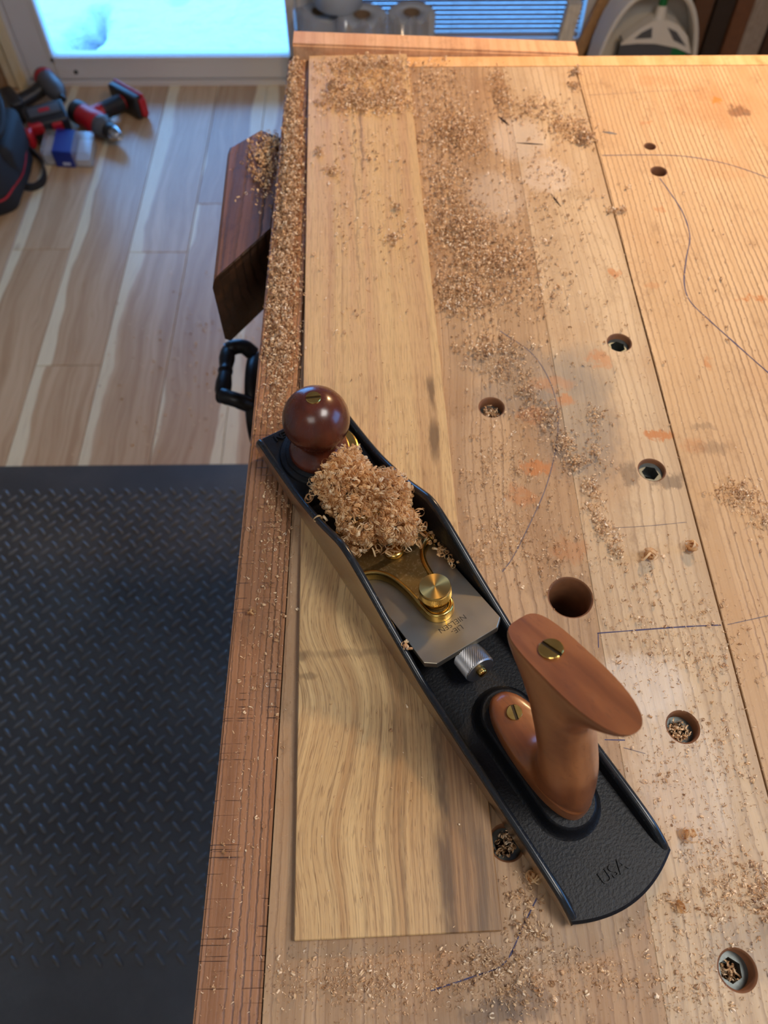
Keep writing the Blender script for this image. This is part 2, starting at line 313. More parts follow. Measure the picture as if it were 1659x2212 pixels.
t = MT('lamp_glow'); t.set((1, .8, .6, 1), .5, Emission_Color=(1, .82, .62, 1), Emission_Strength=6.); M['glow'] = t.done()
M['lampshade'] = plain('black_lamp_shade', srgb(40, 40, 42), .4)

# ------------------------------------------------------------------ mesh helpers
class MB:
    def __init__(s): s.v = []; s.f = []; s.mi = []; s.sm = []
    def add(s, V, F, mi=0, smooth=False, mat=None):
        o = len(s.v)
        for p in V:
            p = Vector(p)
            s.v.append(tuple(mat @ p) if mat is not None else tuple(p))
        for f in F:
            s.f.append(tuple(i+o for i in f)); s.mi.append(mi); s.sm.append(smooth)
        return s
    def box(s, x0, x1, y0, y1, z0, z1, mi=0, mat=None):
        V = [(x0,y0,z0),(x1,y0,z0),(x1,y1,z0),(x0,y1,z0),(x0,y0,z1),(x1,y0,z1),(x1,y1,z1),(x0,y1,z1)]
        return s.add(V, [(3,2,1,0),(4,5,6,7),(0,1,5,4),(1,2,6,5),(2,3,7,6),(3,0,4,7)], mi, False, mat)
    def rbox(s, cx, cy, cz, sx, sy, sz, r=.004, mi=0, mat=None, seg=3):
        b = bmesh.new(); bmesh.ops.create_cube(b, size=1)
        for q in b.verts: q.co = Vector((cx+q.co.x*sx, cy+q.co.y*sy, cz+q.co.z*sz))
        bmesh.ops.bevel(b, geom=list(b.edges), offset=min(r, .49*min(sx, sy, sz)), segments=seg, affect='EDGES', profile=.5)
        b.verts.index_update()
        s.add([q.co.copy() for q in b.verts], [[q.index for q in f.verts] for f in b.faces], mi, True, mat); b.free(); return s
    def loft(s, rings, mi=0, smooth=True, caps=True, mat=None, closed=False):
        n = len(rings[0]); V = [p for r in rings for p in r]; F = []
        m = len(rings)
        for i in range(m if closed else m-1):
            j = (i+1) % m
            for k in range(n):
                l = (k+1) % n
                F.append((i*n+k, i*n+l, j*n+l, j*n+k))
        s.add(V, F, mi, smooth, mat)
        if caps and not closed:
            s.add(rings[0], [tuple(range(n))[::-1]], mi, False, mat); s.add(rings[-1], [tuple(range(n))], mi, False, mat)
        return s
    def lathe(s, prof, n=32, mi=0, mat=None, smooth=True, caps=True):
        return s.loft([[(r*math.cos(2*PI*k/n), r*math.sin(2*PI*k/n), z) for k in range(n)] for r, z in prof], mi, smooth, caps, mat)
    def prism(s, poly, z0, z1, mi=0, mat=None, smooth=False):
        return s.loft([[(x, y, z0) for x, y in poly], [(x, y, z1) for x, y in poly]], mi, smooth, True, mat)
    def tube(s, path, r, n=10, mi=0, mat=None):
        P = [Vector(p) for p in path]; R = r if isinstance(r, (list, tuple)) else [r]*len(P); rings = []
        up = Vector((0, 0, 1)); pn = None
        for i, p in enumerate(P):
            d = (P[min(i+1, len(P)-1)]-P[max(i-1, 0)]).normalized()
            a = pn - d*pn.dot(d) if pn is not None else (up.cross(d) if abs(d.dot(up)) < .95 else Vector((1, 0, 0)).cross(d))
            a.normalize(); b = d.cross(a); pn = a
            rings.append([tuple(p+(a*math.cos(2*PI*k/n)+b*math.sin(2*PI*k/n))*R[i]) for k in range(n)])
        return s.loft(rings, mi, True, True, mat)
    def build(s, name, mats, parent=None, loc=None, weld=False):
        me = bpy.data.meshes.new(name); me.from_pydata(s.v, [], s.f); 
        mats = mats if isinstance(mats, (list, tuple)) else [mats]
        for m in mats: me.materials.append(M[m] if isinstance(m, str) else m)
        me.polygons.foreach_set('material_index', s.mi); me.polygons.foreach_set('use_smooth', s.sm)
        b = bmesh.new(); b.from_mesh(me)
        if weld: bmesh.ops.remove_doubles(b, verts=b.verts, dist=1e-6)
        bmesh.ops.recalc_face_normals(b, faces=b.faces); b.to_mesh(me); b.free(); me.update()
        return link(name, me, parent, loc)
def link(name, me, parent=None, loc=None):
    o = bpy.data.objects.new(name, me); COL.objects.link(o)
    if parent: o.parent = parent
    if loc: o.location = loc
    return o
def tag(o, label, cat, group=None, kind=None):
    o['label'] = label; o['category'] = cat
    if group: o['group'] = group
    if kind: o['kind'] = kind
    return o
def thing(name, label, cat, loc=(0, 0, 0), rotz=0., group=None):
    o = bpy.data.objects.new(name, None); COL.objects.link(o); o.location = loc; o.rotation_euler = (0, 0, rotz); o.empty_display_size = .02
    return tag(o, label, cat, group)
def struct(o, label=None):
    o['kind'] = 'structure'
    if label: o['label'] = label
    return o
def child_copy(src, parent, loc, rot=None, scale=None):
    c = src.copy(); COL.objects.link(c); c.parent = parent; c.location = loc
    if rot is not None: c.rotation_euler = rot
    if scale is not None: c.scale = scale
    return c
def bevel(o, w, seg=2):
    b = bmesh.new(); b.from_mesh(o.data)
    bmesh.ops.bevel(b, geom=[e for e in b.edges if e.calc_face_angle(0) > .6], offset=w, segments=seg, affect='EDGES')
    b.to_mesh(o.data); b.free(); return o
def rot_to(axis):   # matrix whose local z points along axis
    return Vector(axis).normalized().to_track_quat('Z', 'Y').to_matrix().to_4x4()
def spline(pts, n):   # Catmull-Rom through pts
    P = [np.array(p, float) for p in pts]; P = [2*P[0]-P[1]] + P + [2*P[-1]-P[-2]]; out = []
    for i in range(1, len(P)-2):
        for k in range(n):
            t = k/n; a, b, c, d = P[i-1:i+3]
            out.append(.5*((2*b)+(c-a)*t+(2*a-5*b+4*c-d)*t*t+(3*b-a-3*c+d)*t**3))
    out.append(P[-2]); return out
def circ(cx, cy, r, n=32, a0=0.): return [(cx+r*math.cos(a0+2*PI*k/n), cy+r*math.sin(a0+2*PI*k/n)) for k in range(n)]

# ------------------------------------------------------------------ room shell
RX0, RX1, RY0, CEIL = -1.9, 2.3, -2.3, 2.55
fl = struct(MB().box(RX0, RX1, RY0, WY+.1, -.06, -.012).build('floor', 'brownwood'))
PW = .1505; k = 0
for i in range(-9, 20):
    x0 = -.6293 + (i)*PW
    if x0 + PW < RX0 or x0 > RX1: continue
    cuts = {0: [1.606], -1: [1.2216], 1: [1.799], -2: [1.62], -3: [.95]}.get(i, [random.uniform(.2, 2.0)])
    ys = [RY0] + [c - 1.6 for c in cuts if c-1.6 > RY0] + cuts + [WY]
    for a, b in zip(ys[:-1], ys[1:]):
        w2, l2 = PW/2-.0006, (b-a)/2-.0007
        if (round(w2, 5), round(l2, 4)) not in (_c := globals().setdefault('_plank', {})):
            ob = MB().box(-w2, w2, -l2, l2, -.012, 0).build('floor_plank', 'floor', fl, (x0+PW/2, (a+b)/2, 0)); _c[(round(w2, 5), round(l2, 4))] = bevel(ob, .0008, 1)
        else: child_copy(_c[(round(w2, 5), round(l2, 4))], fl, (x0+PW/2, (a+b)/2, 0))
# far wall pieces around the glazed openings
DX0, DX1, DH = -1.062, -.165, 2.05       # glass door
BX0, BX1 = -.165, .66                    # panel with the blind
w = MB(); w.box(RX0, DX0, WY, WY+.12, 0, CEIL); w.box(BX1, RX1, WY, WY+.12, 0, CEIL); w.box(DX0, BX1, WY, WY+.12, DH, CEIL)
struct(w.build('wall_far', 'wall'))
struct(MB().box(RX0-.1, RX0, RY0, WY+.12, 0, CEIL).build('wall_left', 'wall'))
w = MB(); X = RX1   # right wall with a window opening
w.box(X, X+.1, RY0, -.5, 0, CEIL); w.box(X, X+.1, .9, WY+.12, 0, CEIL); w.box(X, X+.1, -.5, .9, 0, 1.0); w.box(X, X+.1, -.5, .9, 2.1, CEIL)
struct(w.build('wall_right', 'wall'))
wn = struct(MB().box(X+.02, X+.08, -.5, -.44, 1.0, 2.1).box(X+.02, X+.08, .84, .9, 1.0, 2.1).box(X+.02, X+.08, -.44, .84, 1.0, 1.06).box(X+.02, X+.08, -.44, .84, 2.04, 2.1).box(X+.03, X+.07, .18, .22, 1.06, 2.04).build('window_2', 'upvc'))
MB().box(X+.045, X+.051, -.44, .18, 1.06, 2.04).build('pane', 'glass', wn); MB().box(X+.045, X+.051, .22, .84, 1.06, 2.04).build('pane', 'glass', wn)
struct(MB().box(RX0-.1, RX1+.1, RY0-.1, RY0, 0, CEIL).build('wall_back', 'wall'))
struct(MB().box(RX0-.1, RX1+.1, RY0-.1, WY+.12, CEIL, CEIL+.05).build('ceiling', 'ceiling'))
# glass door
GX0, GX1, GZ = -.967, -.2435, .073
d = struct(MB().box(DX0, DX0+.012, WY-.02, WY+.08, 0, DH).box(DX1-.012, DX1, WY-.02, WY+.08, 0, DH).box(DX0, DX1, WY-.02, WY+.08, DH-.03, DH).box(DX0+.012, DX1-.012, WY-.025, WY+.08, 0, .012).build('door_1', 'upvc'))
lf = MB(); y0, y1 = WY-.012, WY+.045
lf.box(DX0+.012, GX0, y0, y1, .014, DH-.03); lf.box(GX1, DX1-.012, y0, y1, .014, DH-.03); lf.box(GX0, GX1, y0, y1, .014, GZ); lf.box(GX0, GX1, y0, y1, DH-.13, DH-.03)
lf = bevel(lf.build('door_leaf', 'upvc', d), .004)
gb = MB(); gb.box(GX0-.004, GX0+.008, y0-.004, y0+.01, GZ-.004, DH-.13); gb.box(GX1-.008, GX1+.004, y0-.004, y0+.01, GZ-.004, DH-.13); gb.box(GX0, GX1, y0-.004, y0+.01, GZ-.004, GZ+.008)
gb.build('glazing_bead', 'upvc', d)
MB().box(GX0, GX1, WY+.012, WY+.018, GZ, DH-.13).build('glass_pane', 'glass', d)
mb = MB().lathe([(.0001, 0), (.006, 0), (.006, .003), (.0001, .003)], 12, 0, Matrix.Translation((-.905, y0, .037)) @ rot_to((0, -1, 0))); mb.build('screw_cap', 'blackp', d)
# second glazed panel, carrying a blind
d2 = struct(MB().box(BX0, BX0+.05, WY-.012, WY+.06, 0, DH).box(BX1-.05, BX1, WY-.012, WY+.06, 0, DH).box(BX0+.05, BX1-.05, WY-.012, WY+.06, 0, .125).box(BX0+.05, BX1-.05, WY-.012, WY+.06, DH-.1, DH).build('window_1', 'upvc'))
MB().box(BX0+.05, BX1-.05, WY+.03, WY+.036, .125, DH-.1).build('glass_pane', 'glass', d2)
bl = thing('window_blind', 'blue-lit horizontal slat blind hanging in the window behind the paper rolls', 'blind', ((BX0+BX1)/2, WY-.001, .128))
hw = (BX1-BX0)/2-.056
MB().rbox(0, 0, .006, 2*hw, .014, .010, .003).build('bottom_rail', 'slat', bl)
sl = [( -.0042, .0072), (-.0022, .0026), (.0006, -.0022), (.0042, -.0068)]
ring = lambda x: [(x, a, b) for a, b in sl] + [(x, a, b-.0005) for a, b in sl[::-1]]
s0 = MB().loft([ring(-hw), ring(hw)], 0, False).build('slat', 'slat', bl, (0, 0, .022))
for i in range(1, 144): child_copy(s0, bl, (0, 0, .022+i*.0125))
for x in (-.3, -.02, .28): MB().tube([(x, -.010, .006), (x, -.010, 1.80)], .0008, 5).build('cord', 'slat', bl)
# casing at the left of the door
tr1 = struct(bevel(MB().box(-1.118, DX0, WY-.035, WY, 0, 2.1).build('trim_1', 'casing'), .005))
bevel(MB().box(-1.085, -1.072, WY-.045, WY-.035, 0, 2.1).build('bead', 'casing', tr1), .003)
struct(bevel(MB().box(-1.175, -1.118, WY-.075, WY, 0, 2.1).build('trim_2', 'brownwood'), .003))
struct(MB().box(RX0, -1.175, WY-.012, WY, 0, .09).build('baseboard_far', 'upvc'))

# snow outside with two boot prints
nx, ny = 90, 70; V = []; F = []
def snow_z(x, y):
    z = -.12 + .018*math.sin(x*2.1+.4)*math.cos(y*1.7) + .01*math.sin(x*7+y*5)
    for (px, py, rx, ry, dp) in ((-1.03, 2.895, .055, .075, .26), (-1.02, 2.985, .045, .045, .16), (-1.015, 3.08, .03, .05, .10), (-1.11, 2.84, .04, .03, .03), (-.75, 3.3, .05, .1, .05)):
        q = ((x-px)/rx)**2+((y-py)/ry)**2; z -= dp*math.exp(-q*q*.7)
    return z
xs = np.concatenate([np.linspace(-6, -1.4, 14, endpoint=False), np.linspace(-1.4, -.6, 44, endpoint=False), np.linspace(-.6, 6, 22)])
ys = np.concatenate([np.linspace(2.515, 3.4, 46, endpoint=False), np.linspace(3.4, 12, 24)])
V = [(x, y, snow_z(x, y)) for y in ys for x in xs]; n = len(xs)
F = [(j*n+i, j*n+i+1, (j+1)*n+i+1, (j+1)*n+i) for j in range(len(ys)-1) for i in range(n-1)]
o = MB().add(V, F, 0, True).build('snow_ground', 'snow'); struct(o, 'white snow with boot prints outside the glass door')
# house wall below the openings outside is the far wall itself; ground by the right window
struct(MB().box(RX1+.1, 9, -6, 6, -.2, -.12).build('snow_yard', 'snow'), 'snow covered yard beyond the side window')

# ------------------------------------------------------------------ lamps
def panel_lamp(name, label, loc, size, watt, col, drop):
    cl = thing(name, label, 'lamp', loc)
    h = size/2+.03
    bevel(MB().box(-h, h, -h, h, .012, .04).build('housing', 'whitep', cl), .006)
    if drop:
        for sx in (-1, 1): MB().tube([(sx*h*.7, 0, .03), (sx*h*.7, 0, CEIL-loc[2])], .002, 6).build('hanging_wire', 'greyp', cl)
    ld = bpy.data.lights.new(name+'_light', 'AREA'); ld.shape = 'SQUARE'; ld.size = size; ld.energy = watt; ld.color = col
    lo = bpy.data.objects.new(name+'_light', ld); COL.objects.link(lo); lo.parent = cl; lo.location = (0, 0, .008)
panel_lamp('pendant_light', 'flat square shop light hanging over the right side of the bench', (.72, .0, 2.10), .5, CEILING_W, CEILING_COL, True)
panel_lamp('ceiling_light', 'flat square ceiling panel added as fill light behind the photographer', (-.5, -1.1, CEIL-.041), .8, BACK_FILL_W, CEILING_COL, False)  # added fill light that lifts the plane side and blade
bp = thing('bench_lamp', 'black swing-arm lamp standing at the far right of the bench', 'lamp', (.60, .80, BZ), 0.)
MB().lathe([(.0001, 0), (.06, 0), (.06, .012), (.02, .02), (.0001, .02)], 28).build('base', 'lampshade', bp)
MB().tube([(0, 0, .015), (.05, .06, .40)], .006, 8).tube([(.05, .06, .40), (-.04, .25, .66)], .006, 8).build('arm', 'lampshade', bp)
sm = Matrix.Translation((-.05, .27, .66)) @ rot_to((.35, .22, 1))
MB().lathe([(.070, -.075), (.068, -.074), (.045, -.01), (.022, .03), (.022, .05), (.0001, .05)], 28, 0, sm, True, False).build('shade', 'lampshade', bp)
ld = bpy.data.lights.new('bench_lamp_light', 'AREA'); ld.shape = 'DISK'; ld.size = .10; ld.energy = BENCH_LAMP_W; ld.color = BENCH_LAMP_COL
lo = bpy.data.objects.new('bench_lamp_light', ld); COL.objects.link(lo); lo.parent = bp; lo.matrix_local = Matrix.Translation((-.05, .27, .66)) @ rot_to((.35, .22, 1)) @ Matrix.Translation((0, 0, -.06))

# ------------------------------------------------------------------ workbench
wb = thing('workbench', 'thick fir workbench with worn planks, dog holes and strewn shavings', 'workbench', (0, 0, 0))
YN, YF = -.55, .840
def plank(x0, x1, y0, y1, z0, mat, holes=(), bv=.0003):
    o = bevel(MB().box(x0, x1, y0, y1, z0, BZ).build('top_plank', mat, wb), bv)
    for (hx, hy, hr, dep) in holes:
        c = MB().lathe([(hr, BZ-dep), (hr, BZ-.0012), (hr+.0012, BZ), (hr+.0012, BZ+.01)], 40, 0, Matrix.Translation((hx, hy, 0))).build('cutter', 'holewall')
        md = o.modifiers.new('b', 'BOOLEAN'); md.operation = 'DIFFERENCE'; md.object = c; md.solver = 'EXACT'; md.material_mode = 'TRANSFER'
        dg = bpy.context.evaluated_depsgraph_get(); me = bpy.data.meshes.new_from_object(o.evaluated_get(dg)); o.modifiers.clear(); o.data = me
        bpy.data.objects.remove(c, do_unlink=True)
    return o
HEX = [(.1933, .4352), (.1948, .3116), (.0859, .3701), (.1769, .1286), (.0679, .0671), (.1776, .0065)]
HR = .0088
plank(-.0926, -.0596, YN, .8565, BZ-.10, 'front_plank', bv=.0015)
plank(-.0588, .1379, YN, YF, BZ-.08, 'mid_a', [(.0859, .3701, HR, .022), (.0679, .0671, HR, .022), (.1229, .2128, .0135, .12)])
plank(.1380, .2158, YN, YF, BZ-.08, 'mid_b', [(*HEX[i], HR, .022) for i in (0, 1, 3, 5)])
plank(.2170, .62, YN, YF, BZ-.08, 'right_plank', [(.2688, .6958, .0048, .03), (.2694, .6561, .0068, .03)])
bevel(MB().box(-.0588, .62, .8402, .8625, BZ-.09, BZ-.0002).build('end_batten', 'batten', wb), .0015)
for (x, y) in ((-.05, -.45), (.54, -.45), (-.05, .72), (.54, .72)): bevel(MB().box(x-.04, x+.04, y-.05, y+.05, 0, BZ-.08).build('leg', 'leg', wb), .004)
for x in (-.05, .54): bevel(MB().box(x-.025, x+.025, -.40, .67, .18, .27).build('stretcher', 'leg', wb), .003)
for y in (-.45, .72): bevel(MB().box(-.01, .50, y-.025, y+.025, .10, .19).build('stretcher', 'leg', wb), .003)
# threaded inserts with hexagonal sockets
def hexpt(r, k, n=36):
    a = 2*PI*k/n; s = PI/3; q = ((a+PI/6) % s)-s/2
    rr = r*math.cos(PI/6)/math.cos(q); return (rr*math.cos(a), rr*math.sin(a))
ins = MB(); n = 36; o_ = [(HR*math.cos(2*PI*k/n), HR*math.sin(2*PI*k/n), -.006) for k in range(n)]
i1 = [(*hexpt(.0060, k), -.006) for k in range(n)]; i2 = [(*hexpt(.0060, k), -.016) for k in range(n)]; i3 = [(.0038*math.cos(2*PI*k/n), .0038*math.sin(2*PI*k/n), -.016) for k in range(n)]; i4 = [(p[0], p[1], -.021) for p in i3]
ins.loft([[(p[0], p[1], -.021) for p in o_], o_, i1, i2, i3, i4], 0, False, False)
ins = ins.build('threaded_insert', 'zinc', wb, (*HEX[0], BZ+.001))
for i, h in enumerate(HEX[1:]): child_copy(ins, wb, (*h, BZ+(.002 if i == 0 else -.003)), (0, 0, .3+i*.7))
# pen and pencil lines drawn on the top
LINES = [('pen', .0010, [(.2194,.6814),(.2642,.6817),(.2995,.6791),(.3328,.6685),(.356,.6552),(.3702,.6444),(.40,.62)]),
 ('pen', .0012, [(.2681,.6455),(.2739,.6213),(.2788,.5946),(.278,.5628),(.2681,.5326),(.2601,.5038),(.2599,.4816),(.2702,.46),(.2832,.4367),(.3029,.4022),(.32,.375)]),
 ('pencil', .0008, [(.0995,.449),(.1227,.4236),(.1333,.3923),(.1344,.3606),(.1288,.3308),(.1181,.2987),(.1053,.2722),(.0897,.2436),(.0809,.2317)]),
 ('pen', .0008, [(.1362,.1878),(.1862,.1912),(.2150,.1924)]), ('pencil', .0005, [(.2190,.1926),(.2463,.1984),(.27,.204)]), ('pen', .0005, [(.1367,.1878),(.1354,.178)]), ('pen', .0006, [(.1299,.1217),(.1417,.1213)]),
 ('pen', .0007, [(.081,.040),(.0724,.0273),(.0613,.011),(.0446,.0052),(.0236,-.0004)]), ('pencil', .0004, [(.14,.117),(.152,.1135)]), ('pencil', .0004, [(.16,.264),(.185,.2655),(.21,.268)]), ('pencil', .0004, [(.2200,.785),(.25,.787),(.30,.792),(.34,.792)])]
for mt, wdt, pts in LINES:
    P = spline(pts, 8); L_ = []; R_ = []
    for i, p in enumerate(P):
        d_ = P[min(i+1, len(P)-1)]-P[max(i-1, 0)]; d_ /= np.linalg.norm(d_); nn = np.array([-d_[1], d_[0]])*wdt/2*(.7+.5*random.random())
        L_.append((*(p+nn), BZ+.00012)); R_.append((*(p-nn), BZ+.00012))
    m = len(P); MB().add(L_+R_, [(i, i+1, m+i+1, m+i) for i in range(m-1)]).build('drawn_line', mt, wb)

# planing stop screwed on the far end
st = MB(); a = (-.0865, .2235); zt = (.8800, .8676)
st.loft([[(a[0], .8632, zt[0]-.075), (a[0], .892, zt[0]-.075), (a[0], .892, zt[0]), (a[0], .8632, zt[0])], [(a[1], .8632, zt[1]-.075), (a[1], .892, zt[1]-.075), (a[1], .892, zt[1]), (a[1], .8632, zt[1])]], 0, False)
tag(bevel(st.build('planing_stop', 'stop'), .0022), 'pale wooden planing stop strip fixed across the far end of the bench', 'wood strip')

# board being planed
bo = MB().box(0, .1055, 0, .8335, 0, TZ-BZ-.0001).build('planed_board', 'board', None, (-.0445, .0217, BZ+.0001)); bevel(bo, .0005, 1)
bo.rotation_euler = (0, 0, math.radians(1.73)); tag(bo, 'long thin pale board with dark streaks lying under the hand plane', 'board')

# wooden vise jaw on the bench front, ends bevelled
jw = [(-.1456, .5339), (-.0929, .6060), (-.0929, .7500), (-.0975, .7520), (-.1172, .7642), (-.1495, .7347), (-.1508, .7250)]
j = MB(); zz = [(.772, 0), (.782, .003), (.838, .003), (.847, -.001)]
rings = []
for z_, e in ((.768, .004), (.775, .0), (.838, .0), (.845, .0022), (.847, .005)):
    cx_, cy_ = -.118, .66; rings.append([(x if x > -.093 else x+(cx_-x)/abs(cx_-x)*e*min(1, abs(x-cx_)*40), y+(cy_-y)/abs(cy_-y)*e, z_) for x, y in jw])
j.loft(rings, 0, False)
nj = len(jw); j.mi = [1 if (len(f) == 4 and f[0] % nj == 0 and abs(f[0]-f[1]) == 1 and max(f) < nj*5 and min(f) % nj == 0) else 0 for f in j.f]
tag(j.build('vise_jaw', ['jaw', 'jaw_shade']), 'worn dark wooden vise jaw with slanted ends on the bench front', 'vise jaw')

# cast handwheel with a bail handle
hwl = thing('vise_handwheel', 'black cast iron vise handwheel with a turned grip below the bench edge', 'handwheel', (-.150, .635, .565))
tx = rot_to((-1, 0, 0))
def torus(R, r, n=48, m=10, sx=1.): return [[((R+r*math.cos(2*PI*k/m))*math.cos(2*PI*i/n), (R+r*math.cos(2*PI*k/m))*math.sin(2*PI*i/n), r*sx*math.sin(2*PI*k/m)) for k in range(m)] for i in range(n)]
mb = MB(); mb.loft(torus(.056, .005, sx=1.6), 0, True, False, tx, True); mb.build('rim', 'cast', hwl)
MB().lathe([(.0001, -.012), (.016, -.012), (.016, .004), (.050, .001), (.053, -.003), (.016, -.004)], 40, 0, tx, True, False).lathe([(.0001, -.006), (.052, -.004), (.052, -.007), (.0001, -.009)], 40, 0, tx).build('web', 'cast', hwl)
MB().tube([(0, 0, 0), (.0565, 0, 0)], .012, 16).build('screw_shaft', 'cast', hwl)
for s_, y_ in ((1, .030), (-1, -.042)):
    MB().tube(spline([(-.002, y_*1.12, .048), (-.012, y_*1.18, .058), (-.024, y_*1.1, .060), (-.031, y_*.98, .058)], 5), [.0095]*5+[.009]*5+[.0095]*5+[.0105], 12).build('handle_arm', 'cast', hwl)
gp = [(.0075, 0), (.0095, .006), (.0098, .018), (.0082, .030), (.0078, .034), (.0090, .036), (.0090, .0385), (.0078, .0405), (.0084, .046), (.0098, .056), (.0092, .066), (.0078, .072)]
MB().lathe(gp, 20, 0, Matrix.Translation((-.031, -.041, .058)) @ rot_to((0, 1, 0))).build('grip', 'cast', hwl)

# ------------------------------------------------------------------ rubber mat with checker-plate bars
mt = thing('rubber_mat', 'black rubber anti-fatigue mat with raised checker-plate bars on the floor', 'mat', (-.6, .2, 0))
mat_base = bevel(MB().box(-.95, .52, -1.6, .735, 0, .0115).build('mat_sheet', 'mat', mt), .004)
def barm(a):
    n = 10; r1 = []; r2 = []; r3 = []
    for k in range(n):
        t_ = 2*PI*k/n; x, y = math.cos(t_)*.0115, math.copysign(abs(math.sin(t_))**1.0, math.sin(t_))*.0036
        for r_, sc_, z_ in ((r1, 1, .0), (r2, .86, .0018), (r3, .35, .0027)):
            X_, Y_ = x*sc_, y*sc_; r_.append((X_*math.cos(a)-Y_*math.sin(a), X_*math.sin(a)+Y_*math.cos(a), z_))
    return [r1, r2, r3]
bars = []
P_ = .0305
for i in range(-30, 18):
    for k in range(-30, 25):
        x, y = i*P_+(k % 2)*P_*.5, k*P_*.5+.3
        if -.93 < x < .50 and y < .722: bars.append((x, y, (PI/4 if (k % 2) else -PI/4)))
vis = [b for b in bars if .17 < b[1] and -.36 < b[0] < .36]
vis.sort(key=lambda b: -b[1]); keep = set(vis[:300])
proto = [MB().loft(barm(a), 0, True).build('tread_bar', 'matbar', mt, (0, 0, 0)) for a in (PI/4, -PI/4)]
used = [False, False]; rest = MB()
for b in bars:
    i = 0 if b[2] > 0 else 1
    if b in keep:
        if not used[i]: proto[i].location = (b[0], b[1], .0113); used[i] = True
        else: child_copy(proto[i], mt, (b[0], b[1], .0113))
    elif -.42 < b[0] and b[1] > -.6: rest.loft(barm(b[2]), 0, True, True, Matrix.Translation((b[0], b[1], .0113)))
rr = rest.build('tread_bars', 'matbar', mt); rr['kind'] = 'stuff'

# ------------------------------------------------------------------ hand plane (local: x across, y heel->toe, z up; written in mm as u, v, w)
pl = thing('hand_plane', 'long black iron low-angle hand plane with brass fittings and cherry handles', 'hand plane', (.0957, .0261, TZ), .5410689)
def q(u, v, w): return (v/1000, u/1000, w/1000)
MMS = Matrix.Scale(.001, 4)
WID = 67.
PROF = [(.4, 4.5), (3, 7.5), (8, 10.5), (16, 13.4), (32, 15.2), (60, 16), (95, 17), (120, 18.5), (140, 20), (156, 24.5), (177, 31), (195, 37.5), (211, 43), (223, 45.8), (232, 45.5), (240, 42), (251, 36), (262, 30.5), (275, 25.5), (290, 21), (305, 18.5), (325, 17), (340, 16.5), (349, 15), (352, 10)]
ps = [p for p in spline(PROF, 5)]
def heel_u(v): return -8.2+9.2*((v-WID/2)/(WID/2))**2*(1 if abs(v-WID/2) < 33 else 1)
body = MB()
outline = [(heel_u(v), v) for v in np.linspace(.6, WID-.6, 25)] + [(351, WID), (352, WID-1.5), (352, 1.5), (351, 0)]
body.loft([[q(u, v, 0) for u, v in outline], [q(u, v, 5.2) for u, v in outline], [q(u+(1.6 if u < 10 else 0), v, 6.4) for u, v in outline]], 0, False)
for side in (0, 1):
    rings = []
    for u, w_ in ps:
        th = 4.6
        sec = [(0, .2), (0, max(.5, w_-2.6)), (.25, w_-1.5), (1.1, w_-.45), (2.3, w_), (3.6, w_-.4), (4.4, w_-1.5), (4.9, max(.6, w_-3.5)), (6.2, 5.8 if w_ > 8 else w_*.5), (6.4, .2)]
        rings.append([q(max(u, heel_u(v)) if False else u + (heel_u(v)-heel_u(0))*(1 if u < 0 else 0), (v if side == 0 else WID-v), max(.1, w)) for v, w in sec])
    n = 10; base = len(body.v)
    V = [p for r in rings for p in r]; F = []; mi = []
    for i in range(len(rings)-1):
        for k in range(n):
            l = (k+1) % n; F.append((i*n+k, i*n+l, (i+1)*n+l, (i+1)*n+k)); mi.append(1 if k == 0 else (2 if 1 <= k <= 6 else 0))
    o0 = len(body.v)
    for p in V: body.v.append(p)
    for f, m_ in zip(F, mi): body.f.append(tuple(i+o0 for i in f)); body.mi.append(m_); body.sm.append(m_ != 1)
    body.add(rings[0], [tuple(range(n))], 0); body.add(rings[-1], [tuple(range(n))], 0)
# toe deck, blade bed, tote pad
body.loft([[q(286, 5, 5), q(286, 62, 5), q(351, 62, 5), q(351, 5, 5)], [q(289, 5, 11.6), q(289, 62, 11.6), q(351.4, 62, 11.6), q(351.4, 5, 11.6)], [q(290, 5, 12.2), q(290, 62, 12.2), q(350.6, 62, 12.2), q(350.6, 5, 12.2)]], 0, False)
body.loft([[q(u, 10, w) for u, w in ((262, 4), (262, 5), (168, 20.5), (160, 18), (158, 4))], [q(u, 57, w) for u, w in ((262, 4), (262, 5), (168, 20.5), (160, 18), (158, 4))]], 0, False)
def stadium(u0, u1, hv, n=14, vc=WID/2):
    r = hv; P = []
    for k in range(n+1): a = -PI/2+PI*k/n; P.append((u1-r+r*math.cos(a), vc+r*math.sin(a)))
    for k in range(n+1): a = PI/2+PI*k/n; P.append((u0+r+r*math.cos(a), vc+r*math.sin(a)))
    return P
body.loft([[q(u, v, w) for u, v in stadium(33-e, 118+e, 15.5+e)] for e, w in ((7, 5.5), (3.4, 6.6), (1.2, 9.5), (.2, 13.6), (-.4, 15.2), (-1.4, 15.9))], 0, True)
# round boss under the knob
for r0, r1, w0, w1 in ((28, 26.5, 12, 14), (24, 23, 12, 15.5)):
    body.lathe([(r0, w0), (r0*.5+r1*.5, w1-.3), (r1, w1), (.01, w1)], 48, 0, MMS @ Matrix.Translation((WID/2, 319, 0)))
body.build('body_casting', ['black', 'iron', 'black_edge'], pl)

